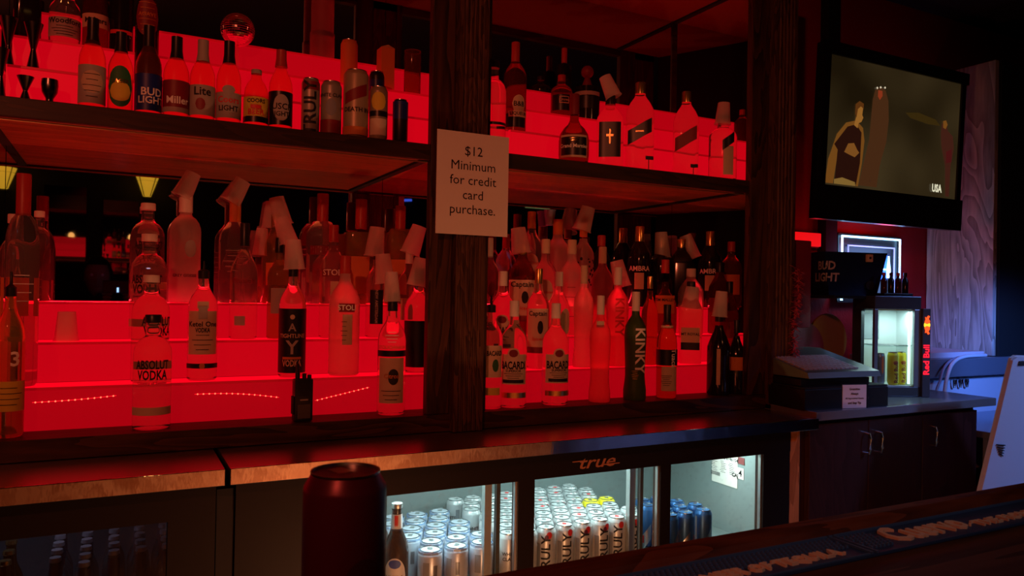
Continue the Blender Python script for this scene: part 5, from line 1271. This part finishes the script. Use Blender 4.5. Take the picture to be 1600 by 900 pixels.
# person seated at the bar holding the phone (dim reflection)
def person():
    t = thing('person', 'seated person in dark clothes holding up a phone, reflected in mirror', 'person', (-.12, -.42, 0))
    P = {}
    b = bmesh.new(); sk_ = b.verts.layers.skin.verify() if hasattr(b.verts.layers, 'skin') else None
    pts = [('pelvis', (0, 0, .78), .15), ('waist', (0, .02, .92), .13), ('chest', (0, .05, 1.12), .15), ('neckb', (0, .04, 1.27), .06), ('neck', (0, .05, 1.33), .052),
           ('shL', (-.18, .04, 1.20), .058), ('elL', (-.20, .18, 1.02), .043), ('wrL', (-.03, .33, 1.27), .028), ('hdL', (.04, .38, 1.33), .030),
           ('shR', (.18, .04, 1.20), .058), ('elR', (.27, .18, 1.02), .043), ('wrR', (.24, .33, 1.27), .028), ('hdR', (.19, .38, 1.33), .030),
           ('hpL', (-.10, .02, .76), .09), ('knL', (-.13, .40, .74), .062), ('anL', (-.12, .36, .36), .042), ('ftL', (-.12, .48, .33), .035),
           ('hpR', (.10, .02, .76), .09), ('knR', (.13, .40, .74), .062), ('anR', (.12, .36, .36), .042), ('ftR', (.12, .48, .33), .035)]
    for n_, co, r_ in pts:
        v = b.verts.new(co); v[sk_].radius = (r_, r_ * (.72 if n_ in ('chest', 'waist') else 1)); v[sk_].use_root = (n_ == 'pelvis'); P[n_] = v
    for a, c_ in (('pelvis', 'waist'), ('waist', 'chest'), ('chest', 'neckb'), ('neckb', 'neck'), ('chest', 'shL'), ('shL', 'elL'), ('elL', 'wrL'), ('wrL', 'hdL'), ('chest', 'shR'), ('shR', 'elR'), ('elR', 'wrR'), ('wrR', 'hdR'),
                  ('pelvis', 'hpL'), ('hpL', 'knL'), ('knL', 'anL'), ('anL', 'ftL'), ('pelvis', 'hpR'), ('hpR', 'knR'), ('knR', 'anR'), ('anR', 'ftR')):
        b.edges.new((P[a], P[c_]))
    me = bpy.data.meshes.new('body'); b.to_mesh(me); b.free(); me.materials.append(pmat('dark_cloth', (.03, .025, .035), .85))
    o = bpy.data.objects.new('body', me); COL.objects.link(o); o.parent = t
    o.modifiers.new('skin', 'SKIN'); m_ = o.modifiers.new('sub', 'SUBSURF'); m_.levels = 2; m_.render_levels = 2
    skin = pmat('skin', (.42, .22, .15), .55)
    hb = bmesh.new(); bmesh.ops.create_uvsphere(hb, u_segments=24, v_segments=18, radius=1)
    for v in hb.verts:
        x, y, z = v.co
        wd = .078 * (1 - .22 * max(0, -z)); dp = .098 * (1 - .12 * max(0, -z))
        v.co = Vector((x * wd, y * dp, z * .125))
        if y > .75 and abs(x) < .30 and -.35 < z < .1: v.co.y += .018 * (1 - abs(x) / .3)
        if y > .6 and .08 < z < .32 and .2 < abs(x) < .6: v.co.y -= .008
        if y > .6 and z < -.7: v.co.y += .01
    hd = obj('head', hb, skin, t, loc=(0, .07, 1.44), smooth=True)
    for s_ in (-1, 1):
        obj('eye', lathe([(0, -.010), (.009, -.004), (.009, .004), (0, .010)], 10), white_p, hd, loc=(s_ * .030, .088, .012))
        obj('ear', lathe([(.006, -.028), (.012, 0), (.008, .028)], 10), skin, hd, loc=(s_ * .078, -.005, 0), smooth=True)
    obj('mouth', tube([(-.022, .088, -.062), (0, .096, -.060), (.022, .088, -.062)], .004, 6), pmat('lips', (.35, .12, .10), .6), hd)
    hr = bmesh.new(); bmesh.ops.create_uvsphere(hr, u_segments=24, v_segments=16, radius=1)
    for v in list(hr.verts):
        if v.co.z < -.25 or (v.co.y > .55 and v.co.z < .45): hr.verts.remove(v)
    for v in hr.verts: v.co = Vector((v.co.x * .088, v.co.y * .106 - .006, v.co.z * .137))
    obj('hair', hr, pmat('dark_hair', (.02, .013, .01), .7), hd, smooth=True)
    for s_, wx_ in ((-1, .04), (1, .19)):
        fb = bmesh.new()
        for k in range(4):
            z_ = 1.355 - k * .020; x0_ = wx_; e = -s_
            tube([(x0_, .375, z_), (x0_ + e * .018, .392, z_ + .002), (x0_ + e * .034, .398, z_), (x0_ + e * (.044 - .003 * abs(k - 1)), .391, z_ - .002)], [.0095, .009, .0085, .007], 8, bm=fb)
        tube([(x0_, .37, 1.30), (x0_ + e * .015, .365, 1.315), (x0_ + e * .032, .368, 1.335)], [.011, .010, .008], 8, bm=fb)
        obj('fingers', fb, skin, t, smooth=True)
    return t
person()
t = thing('mobile_phone', 'phone with small blue light held before the seated person', 'phone', (0, -.012, 1.38))
obj('phone_case', box(-.085, .085, -.010, -.001, -.04, .037, .003), black_p, t)
obj('phone_screen', box(-.080, .080, -.0108, -.0102, -.036, .034), pmat('phone_glow', (.1, .1, .1), .3, emis=(.15, .2, .5), es=.6), t)
obj('indicator_light', box(-.008, .002, -.0012, -.0006, -.034, -.005), pmat('blue_led', (.3, .5, 1), .4, emis=(.35, .6, 1), es=2.5), t)
t = thing('bar_stool', 'backless black bar stool under the seated person', 'stool', (-.12, -.42, 0))
obj('seat', lathe([(.17, .60), (.18, .62), (.18, .66), (.16, .68), (0, .68)], 28), black_p, t, smooth=True)
for k in range(4):
    a = PI / 4 + k * PI / 2; obj('leg', tube([(.12 * math.cos(a), .12 * math.sin(a), .60), (.19 * math.cos(a), .19 * math.sin(a), 0.0)], .012, 8), steel, t)
obj('foot_ring', tube([(.165 * math.cos(2 * PI * k / 24), .165 * math.sin(2 * PI * k / 24), .25) for k in range(24)], .009, 6, closed=True), steel, t)
